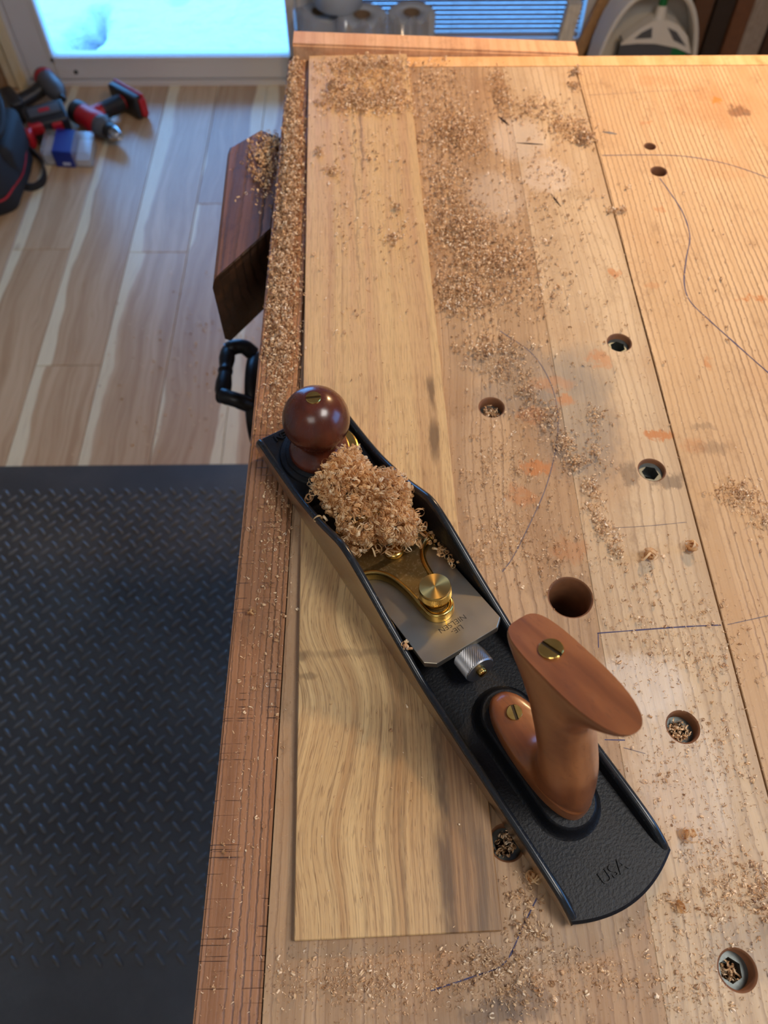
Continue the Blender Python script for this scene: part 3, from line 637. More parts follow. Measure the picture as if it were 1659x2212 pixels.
def text(s, size, mat, name, parent, M4, depth=.2, bold=0.):
    cu = bpy.data.curves.new(name, 'FONT'); cu.body = s; cu.size = size; cu.extrude = depth; cu.offset = bold; cu.align_x = 'CENTER'; cu.align_y = 'CENTER'; cu.resolution_u = 3; cu.space_line = .95
    tmp = bpy.data.objects.new('tmp_text', cu); COL.objects.link(tmp)
    me = bpy.data.meshes.new_from_object(tmp.evaluated_get(bpy.context.evaluated_depsgraph_get())); bpy.data.objects.remove(tmp, do_unlink=True)
    me.transform(M4); me.materials.clear(); me.materials.append(M[mat]); me.name = name
    return link(name, me, parent)
def frame(u, v, w, xd, yd, zd):   # local text frame from (u,v,w) directions, mm
    c = lambda d: Vector((d[1], d[0], d[2]))
    m = Matrix((c(xd), c(yd), c(zd))).transposed().to_4x4(); m.translation = Vector((v, u, w)); return MMS @ m
text('USA', 9.2, 'black', 'raised_lettering', pl, frame(8.5, 33.5, 6.4, (0, 1, 0), (1, 0, 0), (0, 0, 1)), .9, .16)
text('LIE-NIELSEN', 8.0, 'black', 'raised_lettering', pl, frame(346, 33.5, 12.2, (0, -1, 0), (-1, 0, 0), (0, 0, 1)), .9, .12)

# front knob
kp = [(20.5, 15.4), (20.8, 16.2), (20.6, 18.2), (19.2, 20.2), (16.6, 22.6), (14.4, 25.2), (13.2, 28.2), (13.4, 31), (15.0, 34), (17.8, 37), (20.2, 40.4), (21.8, 44.6), (22.2, 49), (21.7, 53.4), (20.2, 58), (17.6, 62.4), (13.8, 66.2), (9.4, 68.9), (5.4, 70.2), (4.9, 70.1), (.01, 70.1)]
kn = MB().lathe(kp, 64, 0, MMS @ Matrix.Translation((WID/2, 319, 0)), True, False).build('front_knob', 'knob', pl)
def slotted(name, r, h, parent, m, ang=0., mat='brass', sw=.9):
    b = MB()
    for s_ in (1, -1):    # two half discs leave a real slot between them
        P = [(math.cos(a)*r, s_*max(sw, math.sin(a)*r)) for a in np.linspace(math.asin(sw/r), PI-math.asin(sw/r), 18)]
        ctr = (0, s_*sw)
        rings = []
        for e, z in ((1, -2.), (1, h-.35), (.93, h)):
            rings.append([((x-ctr[0])*e+ctr[0], (y-ctr[1])*e+ctr[1], z) for x, y in P])
        b.loft(rings, 0, False, True, m @ Matrix.Rotation(ang, 4, 'Z'))
    b.lathe([(.01, -2.2), (r*.98, -2.2), (r*.98, h-.75), (.01, h-.75)], 24, 1, m @ Matrix.Rotation(ang, 4, 'Z'), False, False)
    return b.build(name, [mat, 'slot'], parent)
slotted('screw_head', 4.9, 1.0, kn, MMS @ Matrix.Translation((WID/2, 319, 70.0)), -.42)
# brass mouth lever peeping out under the knob
lv = [(math.cos(a)*(21 if math.cos(a-.0) > -2 else 18), math.sin(a)*21) for a in np.linspace(0, 2*PI, 40, endpoint=False)]
MB().loft([[((v+38.5+(0))/1000, (u+316)/1000, w/1000) for v, u in lv] for w in (15.6, 17.0)] + [[((v*.96+38.5)/1000, (u*.96+316)/1000, .0174) for v, u in lv]], 0, False).build('mouth_lever', 'brass', pl)

# blade: tilted 12 degrees, written in (a along blade from rear edge, v, h above blade top)
TA = math.radians(12.0)
BL = MMS @ Matrix.Translation((WID/2, 144, 30)) @ Matrix.Rotation(-TA, 4, 'X')    # local x = v-33.5, y = towards the mouth, z = normal
bw = 26.6
bp_ = [(-bw+5.6, 0), (bw-5.6, 0), (bw, 4.6), (bw, 121), (-bw, 121), (-bw, 4.6)]
o = MB().loft([[(x, y, -4.3) for x, y in bp_], [(x, y, -.3) for x, y in bp_], [(x*.992, y*.997+.25, 0) for x, y in bp_]], 0, False, True, BL).build('blade', 'steel', pl)
text('LIE-\nNIELSEN', 5.0, 'ink', 'engraved_lettering', o, BL @ Matrix.Translation((1.2, 14.6, .02)) @ Matrix.Rotation(PI, 4, 'Z'), .02)
MB().add([(-3, 16, .015), (-2.4, 16.3, .015), (4.8, 33, .015), (4.4, 33.2, .015)], [(0, 1, 2, 3)], 0, False, BL).build('scratch', 'brass', o)

# lever cap
half = [(9.5, 29.6), (10.0, 36), (10.2, 42), (10.6, 48), (11.4, 54), (12.6, 60), (15.0, 66), (18.4, 70.4), (22.6, 73.2), (26.6, 74.6), (26.8, 78), (26.8, 116)]
hs = [tuple(p) for p in spline(half, 4)]
tongue = [(9.5*math.cos(a), 29.6-9.0*math.sin(a)) for a in np.linspace(PI-.1, .1, 16)]
capo = tongue + hs + [(-x, y) for x, y in hs[::-1]]
def inset(P, d):
    out = []; n = len(P)
    for i in range(n):
        a, b, c = np.array(P[i-1]), np.array(P[i]), np.array(P[(i+1) % n]); t1 = (b-a)/max(1e-6, np.linalg.norm(b-a)); t2 = (c-b)/max(1e-6, np.linalg.norm(c-b))
        nn = np.array([-(t1+t2)[1], (t1+t2)[0]]); nn /= max(.35, np.linalg.norm(nn)); out.append(tuple(b+nn*d))
    return out
rings = []
for d_, h in ((.0, .3), (.0, 5.6), (.35, 6.4), (1.0, 6.8), (2.3, 6.8), (3.0, 6.3), (3.4, 5.0)): rings.append([(x, y, h) for x, y in inset(capo, d_)])
cap = MB(); cap.loft(rings[:6], 0, True, False, BL); cap.loft([rings[5], rings[6]], 0, True, False, BL)
fl_ = rings[6]; cap.add(fl_, [tuple(range(len(fl_)))], 1, False, BL); cap.add(rings[0], [tuple(range(len(fl_)))[::-1]], 0, False, BL)
cap = cap.build('lever_cap', ['brass', 'bronze'], pl)
MB().lathe([(.01, 5), (6.2, 5), (6.2, 7.2), (5.4, 8.4), (3.0, 9.0), (.01, 9.1)], 32, 0, BL @ Matrix.Translation((0, 79, 0))).build('cap_screw', 'brass', cap)
# knurled thumb wheel on the tongue
tw = Matrix.Translation((1.0, 33.0, 0)); NK = 72
th = MB().lathe([(.01, 6), (7.4, 6), (7.6, 7.5), (7.0, 9.6), (6.6, 11.2)], 40, 0, BL @ tw, True, False)
def knr(r, z, amp, ph=0.): return [((r+amp*(1 if (k+ph) % 2 else -1))*math.cos(PI*k/NK), (r+amp*(1 if (k+ph) % 2 else -1))*math.sin(PI*k/NK), z) for k in range(2*NK)]
th.loft([knr(6.6, 11.0, 0), knr(9.0, 11.2, 0), knr(9.4, 11.9, .16), knr(9.4, 17.0, .16), knr(9.3, 17.4, 0), knr(9.4, 18.6, 0), knr(9.1, 19.3, 0)], 0, False, False, BL @ tw)
th = th.build('thumb_wheel', 'brass', cap)
tt = MB().lathe([(9.1, 0), (.02, .02)], 64, 0, None, True, False).build('wheel_face', 'brass_turned', th); tt.matrix_local = BL @ tw @ Matrix.Translation((0, 0, 19.3))
# blade adjuster
ax = MMS @ Matrix.Translation((WID/2+.2, 139.5, 19.6)) @ Matrix.Rotation(PI/2-TA, 4, 'X')   # local z points towards the heel
ad = MB(); NR = 44; rg = []
for i in range(15):
    z = -3+i*.86; rg.append([((9.35+.22*(1 if (k+i) % 2 else -1))*math.cos(PI*k/NR), (9.35+.22*(1 if (k+i) % 2 else -1))*math.sin(PI*k/NR), z) for k in range(2*NR)])
c0 = lambda r, z: [(r*math.cos(PI*k/NR), r*math.sin(PI*k/NR), z) for k in range(2*NR)]
ad.loft([c0(.5, -3.6), c0(8.6, -3.6)] + rg + [c0(9.2, 9.5), c0(8.7, 10.2), c0(3.1, 9.7), c0(.4, 9.7)], 0, False, False, ax)
ad = ad.build('adjuster_knob', 'steel_knurl', pl)
MB().lathe([(.01, 9), (2.9, 9), (2.9, 12.4), (2.3, 13), (.01, 13)], 20, 0, ax).lathe([(.01, -30), (2.2, -30), (2.2, -3), (.01, -3)], 16, 0, ax).build('adjuster_stud', 'brass', ad)

# rear tote: sections that run parallel to its sloping top
rear = [(0, 37.5), (.07, 38), (.185, 41), (.33, 46), (.478, 53), (.62, 59.5), (.72, 62.5), (.80, 62), (.87, 57.5), (.918, 52.5), (.962, 48.2), (.985, 47.2), (1, 47.6)]
front = [(0, 113.5), (.045, 114), (.075, 112), (.095, 106), (.105, 98), (.118, 88), (.14, 80.5), (.18, 76.5), (.256, 75.5), (.388, 79.5), (.54, 87.5), (.675, 96), (.797, 104.5), (.868, 111), (.93, 116), (.97, 117.6), (1, 117.2)]
hv = [(0, 13.6), (.06, 14.0), (.12, 13.8), (.3, 14.2), (.55, 13.6), (.8, 12.6), (.95, 12.4), (.985, 12.2), (1, 11.7)]
ip = lambda T, s: float(np.interp(s, [a for a, b in T], [b for a, b in T]))
def wt(u): return 119+(114-u)*.37
lv_ = sorted(set([0, .02, .045, .06, .075, .085, .095, .1, .105, .112, .118, .128, .14, .16, .18, .21] + list(np.linspace(.25, .9, 30)) + [.92, .94, .955, .97, .98, .99, 1.]))
rings = []
for s_ in lv_:
    k_ = .02
    ul = .25*ip(rear, max(0, s_-k_))+.5*ip(rear, s_)+.25*ip(rear, min(1, s_+k_)); ur = ip(front, s_) if s_ < .2 else .25*ip(front, s_-k_)+.5*ip(front, s_)+.25*ip(front, min(1, s_+k_)); h = ip(hv, s_)
    if s_ < .13: h *= 1
    rg = []; ne = 2.0+1.7*max(0, (s_-.7)/.3) + (.5 if s_ < .1 else 0)
    for k in range(44):
        a = 2*PI*k/44; nk = ne if math.cos(a) > 0 else min(ne, 2.35); cu, cv_ = math.copysign(abs(math.cos(a))**(2/nk), math.cos(a)), math.copysign(abs(math.sin(a))**(2/nk), math.sin(a))
        u = (ul+ur)/2+(ur-ul)/2*cu; v = WID/2+h*cv_; rg.append(q(u, v, 15.8+s_*(wt(u)-15.8)))
    rings.append(rg)
tote = MB().loft(rings, 0, True).build('rear_tote', 'cherry', pl)
tn = Vector((0, .37, 1)).normalized()
slotted('screw_head', 5.6, 1.0, tote, MMS @ Matrix.Translation((WID/2, 96, wt(96)+.05)) @ Matrix.Rotation(math.atan(.37)*-1, 4, 'X'), PI/2+.18)
slotted('screw_head', 4.4, 1.6, tote, MMS @ Matrix.Translation((WID/2, 99, 27.2)), PI/2-.30)

# ------------------------------------------------------------------ shavings (uncountable: stuff)
def curls(C, n, r, turns, width, seg, pitch=.25, flat=.5, rng=RNG):
    C = np.asarray(C, float); N = len(C)
    ax_ = rng.normal(size=(N, 3)); ax_[:, 2] *= flat; ax_ /= np.linalg.norm(ax_, axis=1)[:, None]
    t1 = np.cross(ax_, rng.normal(size=(N, 3))); t1 /= np.linalg.norm(t1, axis=1)[:, None]; t2 = np.cross(ax_, t1)
    th_ = (np.linspace(0, 1, seg)[None, :]*2*PI*rng.uniform(turns[0], turns[1], N)[:, None])
    R_ = rng.uniform(r[0], r[1], N)[:, None]*(1-.35*np.linspace(0, 1, seg)[None, :]*rng.random((N, 1)))
    W_ = rng.uniform(width[0], width[1], N)[:, None]
    P = C[:, None, :]+(R_*np.cos(th_))[..., None]*t1[:, None, :]+(R_*np.sin(th_))[..., None]*t2[:, None, :]+ (W_*pitch*th_)[..., None]*ax_[:, None, :]*rng.uniform(.2, 1.6, (N, 1, 1))
    off = (W_/2*np.ones_like(th_))[..., None]*ax_[:, None, :]
    return np.stack([P-off, P+off], 2)          # N, seg, 2, 3
def strips(A):
    N, S = A.shape[:2]; V = A.reshape(-1, 3); b = (np.arange(N)*S*2)[:, None]+np.arange(S-1)[None, :]*2
    F = np.stack([b, b+1, b+3, b+2], -1).reshape(-1, 4); return V, F
def stuff(name, sets, mat, label, cat):
    Vs, Fs, o_ = [], [], 0
    for A in sets:
        V, F = strips(A); Vs.append(V); Fs.append(F+o_); o_ += len(V)
    V = np.concatenate(Vs); F = np.concatenate(Fs); me = bpy.data.meshes.new(name)
    me.vertices.add(len(V)); me.vertices.foreach_set('co', V.ravel()); me.loops.add(len(F)*4); me.loops.foreach_set('vertex_index', F.ravel().astype(np.int32))
    me.polygons.add(len(F)); me.polygons.foreach_set('loop_start', np.arange(len(F))*4); me.polygons.foreach_set('loop_total', np.full(len(F), 4)); me.polygons.foreach_set('use_smooth', np.ones(len(F), bool))
    me.update(calc_edges=True); me.validate(); me.materials.append(M[mat])
    return tag(link(name, me), label, cat, None, 'stuff')
cu_, su_ = math.cos(.5410689), math.sin(.5410689)
def local_uv(x, y): dx, dy = x-.0957, y-.0261; return (-su_*dx+cu_*dy)*1000, (cu_*dx+su_*dy)*1000
ca_, sa_ = math.cos(math.radians(1.73)), math.sin(math.radians(1.73))
def on_board(x, y, m=0.): dx, dy = x+.0445, y-.0217; a = dx*ca_+dy*sa_; b = -dx*sa_+dy*ca_; return (a > -m) & (a < .1055+m) & (b > -m) & (b < .8335+m)
def settle(A, z, lift=0.):
    mn = A[..., 2].min(axis=(1, 2)); A[..., 2] += (z+.0001-mn)[:, None, None]; return A
ZB= [(-0.083,0.7954,0.0067,0.0602,500,300),(-0.0801,0.6916,0.0081,0.0597,700,300),(-0.0785,0.5946,0.01,0.0582,700,300),(-0.0776,0.504,0.0109,0.0505,550,300),(-0.076,0.4296,0.0117,0.0396,420,250),(-0.0744,0.3726,0.0121,0.0268,220,200),(-0.0666,0.2975,0.0129,0.0233,160,250),(-0.0702,0.2534,0.0124,0.0284,90,200),(-0.0714,0.1838,0.0129,0.0549,50,200),(-0.0749,0.0901,0.0128,0.0611,30,160),(-0.0805,0.0137,0.0116,0.0261,12,80),(0.0831,0.7184,0.0206,0.0311,420,200),(0.0711,0.7551,0.0281,0.0896,250,300),(0.0642,0.6263,0.0214,0.0611,300,300),(0.0779,0.572,0.0247,0.0313,420,250),(0.0994,0.5351,0.036,0.0296,420,300),(0.0724,0.4896,0.0269,0.0247,300,300),(0.1197,0.501,0.0389,0.0392,120,300),(0.1311,0.7915,0.0087,0.0343,120,100),(0.1614,0.7613,0.0283,0.0206,120,200),(0.1941,0.7246,0.0184,0.0196,140,150),(0.0597,0.8107,0.0195,0.0527,80,150),(0.2065,0.7088,0.0073,0.0092,120,40),(0.1498,0.6254,0.0428,0.0611,120,400),(0.2093,0.7986,0.0048,0.0069,30,10),(0.2144,0.8269,0.0039,0.0045,30,5),(0.2182,0.5966,0.0092,0.0039,30,10),(0.0388,0.5909,0.0049,0.1589,150,150),(0.0901,0.4266,0.0219,0.0148,140,120),(0.1023,0.4022,0.0179,0.0142,120,120),(0.1238,0.3587,0.012,0.0131,140,60),(0.1344,0.335,0.0074,0.0092,140,40),(0.1421,0.3184,0.006,0.0073,80,30),(0.1145,0.3834,0.0105,0.0091,70,40),(0.162,0.3604,0.0076,0.0088,60,40),(0.1583,0.3265,0.006,0.0144,60,40),(0.1486,0.2964,0.0052,0.0078,70,20),(0.1501,0.2755,0.0057,0.0093,60,20),(0.154,0.2607,0.0069,0.0065,70,20),(0.1578,0.2464,0.0043,0.007,40,10),(0.0856,0.3009,0.0227,0.043,140,420),(0.0812,0.2512,0.0216,0.0212,90,260),(0.1173,0.2438,0.0215,0.0209,60,180),(0.1722,0.2103,0.0326,0.0357,70,240),(0.2134,0.1844,0.0231,0.0338,60,200),(0.1785,0.1688,0.0312,0.0178,60,200),(0.1651,0.1062,0.0289,0.0308,70,320),(0.2,0.1083,0.0158,0.0309,50,180),(0.18,0.0485,0.0196,0.0266,110,320),(0.1508,0.0382,0.029,0.0302,70,420),(0.1545,0.0002,0.0276,0.0136,80,300),(0.1972,0.0388,0.0061,0.013,130,40),(0.2524,0.2895,0.0129,0.0107,170,60),(0.2592,0.2668,0.0095,0.011,50,30),(0.0745,0.0252,0.0095,0.0052,110,90),(0.074,0.0424,0.0097,0.0087,50,70),(0.0543,0.0112,0.0209,0.008,170,260),(0.0168,0.0038,0.0414,0.0118,120,600),(-0.0154,0.0042,0.0253,0.0098,50,420),(0.0671,-0.0008,0.0183,0.0097,110,260),(0.098,0.0068,0.0255,0.0139,60,380),(-0.0476,0.0046,0.0092,0.0118,20,90),(0.2014,0.4767,0.0675,0.1588,40,400),(0.2835,0.5883,0.0535,0.1587,14,160),(0.1106,0.3251,0.043,0.0816,120,500)]
ZT= [(-0.0084,0.8317,0.0344,0.0163,420,200),(-0.0227,0.7925,0.0287,0.0258,220,200),(-0.0084,0.7626,0.0375,0.0149,420,200),(-0.0419,0.7923,0.0057,0.0086,60,20),(0.0203,0.7924,0.0144,0.0344,150,150),(-0.0128,0.682,0.0354,0.0442,50,160),(-0.0207,0.5822,0.0369,0.0697,40,220),(0.0201,0.5674,0.0163,0.0496,30,120),(-0.0121,0.4587,0.0407,0.0828,12,90),(0.0112,0.3185,0.0196,0.0482,4,60),(-0.0527,0.6811,0.0035,0.0059,20,5),(-0.0387,0.6521,0.0065,0.0071,25,10),(0.0158,0.5533,0.0048,0.0061,20,10),(0.0208,0.5972,0.0033,0.0039,12,4),(-0.0058,0.1007,0.036,0.0622,4,40)]
def scatter(Z, kind, rng):
    out = []
    for (x, y, rx, ry, n, m) in Z:
        k = int(n*(1.6 if y > .42 else .85 if y > .03 else .5)) if kind == 'c' else int(m*(1.5 if y > .42 else 1.3))
        p = np.stack([rng.normal(x, rx*.66, k), rng.normal(y, ry*.66, k)], 1); out.append(p)
    return np.concatenate(out)
def keep_bench(p, board):
    u, v = local_uv(p[:, 0], p[:, 1]); inpl = (u > -12) & (u < 356) & (v > -2) & (v < 69); b = on_board(p[:, 0], p[:, 1], .001)
    k = ~inpl & (p[:, 1] < .858) & (p[:, 1] > -.5) & (p[:, 0] > -.0915) & (p[:, 0] < .6)
    for hx, hy, hr in [(*h, HR) for h in HEX] + [(.1229, .2128, .0135), (.2688, .6958, .0048), (.2694, .6561, .0068)]: k &= ((p[:, 0]-hx)**2+(p[:, 1]-hy)**2 > (hr+.001)**2)
    return k & (b if board else ~b)
def pile_up(p, z, cell, step, rng):   # curls in crowded spots lie on one another
    key = np.floor(p/cell).astype(int); d = {}; h = np.zeros(len(p))
    for i in rng.permutation(len(p)):
        k = tuple(key[i]); c = d.get(k, 0); h[i] = min(c*step, .006); d[k] = c+1
    return z+h
def layer(Z, z, board, rng, name, label):
    p = scatter(Z, 'c', rng); p = p[keep_bench(p, board)]
    far = p[:, 1] > .42; sets = []
    for sel, r, w_, sg in ((far, (.0007, .0018), (.0004, .0010), 9), (~far, (.0005, .0016), (.0003, .0008), 12)):
        if not sel.any(): continue
        c = p[sel]; A = curls(np.c_[c, np.zeros(len(c))], 0, r, (.45, 1.6), w_, sg, .22, .8, rng); sets.append(settle(A, pile_up(c, z, .0032, .0008, rng)))
    p = scatter(Z, 'f', rng); p = p[keep_bench(p, board)]
    A = curls(np.c_[p, np.zeros(len(p))], 0, (.0004, .0013), (.15, .5), (.0002, .0005), 4, .2, 1.5, rng); sets.append(settle(A, np.full(len(p), z)))
    return stuff(name, sets, 'shaving2', label, 'shavings')
layer(ZB, BZ, False, RNG, 'bench_shavings', 'fine curled wood shavings and dust strewn over the workbench planks')
layer(ZT, TZ, True, RNG, 'board_shavings', 'wood shavings lying on the far end of the planed board')
# shavings packed in the clogged sockets and a few on the jaw
sets = []
for hx, hy in ((.0859, .3701), (.1769, .1286), (.0679, .0671), (.1776, .0065)):
    n = 90 if hy > .05 else 46; a = RNG.uniform(0, 2*PI, n); r_ = np.sqrt(RNG.random(n))*(.0062 if hy > .05 else .0045)
    C = np.c_[hx+r_*np.cos(a), hy+r_*np.sin(a), BZ-.0045-RNG.random(n)*.006 - (0 if hy > .05 else .004)]; A = curls(C, 0, (.0007, .0018), (.3, 1.1), (.0004, .0011), 8, .2, 1.); A[..., 2] = np.minimum(A[..., 2], BZ-.0004); sets.append(A)
stuff('socket_shavings', sets, 'shaving2', 'shavings packed inside the clogged metal sockets of the bench top', 'shavings')
n = 380; C = np.c_[RNG.normal(-.108, .010, n).clip(-.142, -.0945), RNG.normal(.715, .035, n).clip(.62, .752), np.zeros(n)]
C = C[C[:, 1] < .752-.9*np.maximum(0, -.118-C[:, 0])]; A = curls(C, 0, (.001, .0026), (.4, 1.4), (.0006, .0014), 9, .2, .8)
stuff('jaw_shavings', [settle(A, np.full(len(C), .8472)+RNG.random(len(C))*.003)], 'shaving2', 'shavings heaped on top of the worn vise jaw', 'shavings')
n = 160; C = np.c_[RNG.normal(-.42, .10, n), RNG.normal(1.22, .16, n), np.zeros(n)]; C = C[C[:, 1] > .945]; A = curls(C, 0, (.0015, .004), (.3, 1.2), (.001, .002), 7, .2, .8)
stuff('floor_shavings', [settle(A, np.full(len(C), 0.))], 'shaving2', 'few scattered shavings on the plank floor below the handwheel', 'shavings')

# heap of curls in the plane's throat
def wl(P): P = np.asarray(P); u, v, w_ = P.T/1000; return np.c_[.0957+cu_*v-su_*u, .0261+su_*v+cu_*u, TZ+w_]
heap = [((273, 29, 34), (21, 21, 20), 1050), ((252, 47, 39), (17, 15, 15), 620), ((229, 40, 37), (14, 14, 13), 520), ((246, 22, 33), (18, 14, 13), 460), ((290, 42, 32), (10, 9, 11), 160), ((238, 14, 27), (10, 8, 9), 120)]
sets = []
for c, r_, n in heap:
    d_ = RNG.normal(size=(n, 3)); d_ /= np.linalg.norm(d_, axis=1)[:, None]; rad = RNG.uniform(.62, 1.0, n)[:, None]
    P = np.array(c)+d_*np.array(r_)*rad; P = P[P[:, 2] > 16]; m = len(P); k = int(m*.6)
    sets.append(curls(wl(P[:k]), 0, (.0014, .0029), (1.0, 2.4), (.0003, .0008), 24, .26, 1.)); sets.append(curls(wl(P[k:]), 0, (.0007, .0015), (1.5, 4.), (.0003, .0008), 28, .30, 1.))
loops = np.array([(226, 24, 27), (222, 30, 26), (234, 11, 25), (240, 8, 28), (216, 38, 26), (217, 47, 30), (222, 54, 33), (230, 56, 35), (262, 6, 30), (280, 7, 30), (292, 14, 26), (298, 48, 30)])
P = np.repeat(loops, 4, 0)+RNG.normal(0, 2.2, (48, 3)); sets.append(curls(wl(P), 0, (.0022, .0038), (.8, 1.7), (.0005, .0010), 24, .12, 1.))
stuff('shaving_heap', sets, 'shaving', 'fluffy heap of curled pale shavings in the throat of the hand plane', 'shavings')
P = np.array([(200+RNG.uniform(-8, 30), 58+RNG.uniform(-3, 3), 0) for _ in range(60)]); P[:, 2] = 22-(P[:, 0]-200)*.2+RNG.random(60)*3
P2 = np.array([(160+i*1.2, 4+RNG.uniform(-1, 1), 28+RNG.uniform(0, 2)) for i in range(5)])
stuff('crevice_shavings', [curls(wl(P), 0, (.0008, .0020), (.8, 2.), (.0004, .0010), 14, .2, 1.), curls(wl(P2), 0, (.0012, .0020), (1., 2.), (.0006, .0012), 16, .2, 1.)], 'shaving', 'small curls caught beside the steel blade inside the plane', 'shavings')

# larger single curls that stand out on the bench
def curl_ball(name, x, y, r, label, n=14, z=BZ, seed=0):
    rng = np.random.default_rng(seed); V = []; F = []; o_ = 0
    A = curls(np.zeros((n, 3))+rng.normal(0, r*.22, (n, 3)), 0, (r*.55, r), (1., 2.2), (r*.18, r*.34), 26, .10, 1., rng)
    V, F = strips(A); V = V.reshape(-1, 3); V[:, 2] -= V[:, 2].min(); me = bpy.data.meshes.new(name); me.from_pydata(V.tolist(), [], F.tolist()); me.polygons.foreach_set('use_smooth', np.ones(len(F), bool)); me.materials.append(M['shaving'])
    o = link(name, me); o.location = (x, y, z+.0001); return tag(o, label, 'shaving')
curl_ball('shaving_curl', .1785, .2415, .0044, 'round ball of curled shavings on the narrow plank, above right of the dog hole', 16, seed=1)
curl_ball('shaving_curl', .2075, .2468, .0038, 'tight curled shaving right beside the plank gap, right of the round ball', 12, seed=2)
curl_ball('shaving_curl', .1655, .0700, .0036, 'coiled shaving on the bench right of the plane heel', 8, seed=3)
curl_ball('shaving_curl', .0790, .0500, .0036, 'nest of curls on the bench between the board and the plane heel', 9, seed=4)
curl_ball('shaving_curl', .1545, .0345, .0034, 'open spiral curl on the bench nearest the clogged bottom-right socket', 5, seed=5)
curl_ball('shaving_curl', -.0805, .2030, .0026, 'small spiral curl on the front plank left of the pale board', 5, seed=6)

# ------------------------------------------------------------------ things on the floor by the door
dr = thing('cordless_drill', 'red and black cordless drill lying on its side on the floor by the door', 'drill', (-.799, 2.12, 0), math.atan2(-.66, .75))
ZX = lambda x, y, z: Matrix.Translation((x, y, z)) @ rot_to((1, 0, 0))
MB().lathe([(.004, -.096), (.022, -.095), (.029, -.088), (.031, -.07), (.031, -.02), (.033, .0), (.033, .02), (.030, .026)], 28, 0, ZX(0, 0, .036)).build('motor_housing', 'red', dr)
MB().lathe([(.0315, -.085), (.0325, -.083), (.0325, -.055), (.0315, -.053)], 28, 0, ZX(0, 0, .036), True, False).build('rear_band', 'blackp', dr)
MB().lathe([(.031, .024), (.032, .030), (.029, .044), (.026, .046), (.026, .058), (.023, .060)], 28, 0, ZX(0, 0, .036)).build('gear_collar', 'greyp', dr)
MB().lathe([(.022, .058), (.0225, .062), (.0225, .086), (.021, .088)], 28, 0, ZX(0, 0, .036)).build('chuck_sleeve', 'blackp', dr)
MB().lathe([(.0215, .087), (.020, .093), (.012, .108), (.008, .112), (.0075, .109), (.0001, .104)], 28, 0, ZX(0, 0, .036), True, False).build('chuck_nose', 'chrome', dr)
MB().tube(spline([(-.032, .01, .036), (-.030, .04, .036), (-.024, .075, .036), (-.020, .118, .036)], 6), [.026]*3+[.023]*6+[.0205]*10, 16).build('grip', 'red', dr)
g = MB()
for i in range(11): g.loft([[( -.0275+.0008*i+math.cos(a)*.0235*e, .048+.0062*i+dy, .036+math.sin(a)*.0235*e) for a in np.linspace(0, 2*PI, 18, endpoint=False)] for e, dy in ((.9, -.003), (1.02, -.001), (1.02, .001), (.9, .003))], 0, True)
g.build('grip_ribs', 'blackp', dr)
MB().rbox(.004, .030, .036, .016, .030, .014, .004).build('trigger', 'blackp', dr)
MB().rbox(-.018, .130, .036, .125, .026, .066, .008).build('foot', 'blackp', dr)
MB().rbox(-.018, .146, .036, .128, .010, .070, .004).rbox(.046, .140, .036, .012, .022, .05, .004).build('foot_trim', 'red', dr)
MB().rbox(-.066, .132, .058, .022, .020, .018, .006).build('belt_clip', 'red', dr)

im = thing('impact_driver', 'dark grey cordless driver lying behind the red drill', 'drill', (-.950, 2.275, 0), -.95)
MB().lathe([(.006, -.07), (.026, -.066), (.030, -.05), (.030, .02), (.026, .045), (.016, .062), (.010, .07)], 26, 0, ZX(0, .0, .055)).build('motor_housing', 'greyp', im)
MB().lathe([(.0305, -.052), (.0312, -.050), (.0312, -.036), (.0305, -.034)], 26, 0, ZX(0, 0, .055), True, False).build('red_band', 'red', im)
MB().lathe([(.009, .066), (.009, .088), (.005, .092)], 16, 0, ZX(0, 0, .055)).build('chuck', 'blackp', im)
MB().tube([(-.02, 0, .055), (-.018, -.05, .040), (-.012, -.10, .034)], [.023, .020, .022], 14).build('grip', 'blackp', im)
MB().rbox(-.012, -.118, .033, .105, .040, .062, .008).build('battery', 'blackp', im)
MB().rbox(-.012, -.139, .033, .085, .006, .030, .002).build('battery_label', 'greyp', im)
bt = thing('battery_pack', 'black battery pack with red corner leaning against the tool bag', 'battery', (-.925, 2.105, 0), .42)
r_ = Matrix.Translation((0, 0, .052)) @ Matrix.Rotation(.35, 4, 'X')
MB().rbox(0, 0, 0, .112, .070, .060, .008, 0, r_).build('case', 'blackp', bt)
MB().rbox(0, .006, .032, .085, .030, .004, .0015, 0, r_).build('label_plate', 'greyp', bt)
MB().rbox(.0, .006, .0345, .030, .012, .001, .0004, 0, r_).build('printed_mark', 'red', bt)
MB().rbox(-.036, -.027, .012, .040, .022, .036, .006, 0, r_).rbox(.02, -.034, .010, .030, .014, .03, .005, 0, r_).build('latch', 'red', bt)
MB().box(-.045, .045, -.03, .03, 0, .03).build('base', 'blackp', bt)

cs = thing('screw_case', 'clear plastic case with a wide blue paper sleeve in front of the drill', 'plastic case', (-.858, 2.015, 0), -.10)
r_ = Matrix(((1, -.18, 0, 0), (0, 1, 0, 0), (0, 0, 1, 0), (0, 0, 0, 1)))
bevel(MB().box(-.068, .072, -.052, .052, .001, .046, 0, r_).build('shell', 'clearp', cs), .004)
bevel(MB().box(-.034, .022, -.0535, .0535, .0005, .0475, 0, r_).build('sleeve', 'blue', cs), .002)
MB().box(-.012, .010, -.0542, -.0537, .008, .016, 0, r_).build('printed_mark', 'paleprint', cs)
MB().box(-.064, -.038, -.046, .046, .004, .03, 0, r_).box(.026, .066, -.046, .046, .004, .022, 0, r_).build('contents', 'whitep', cs)

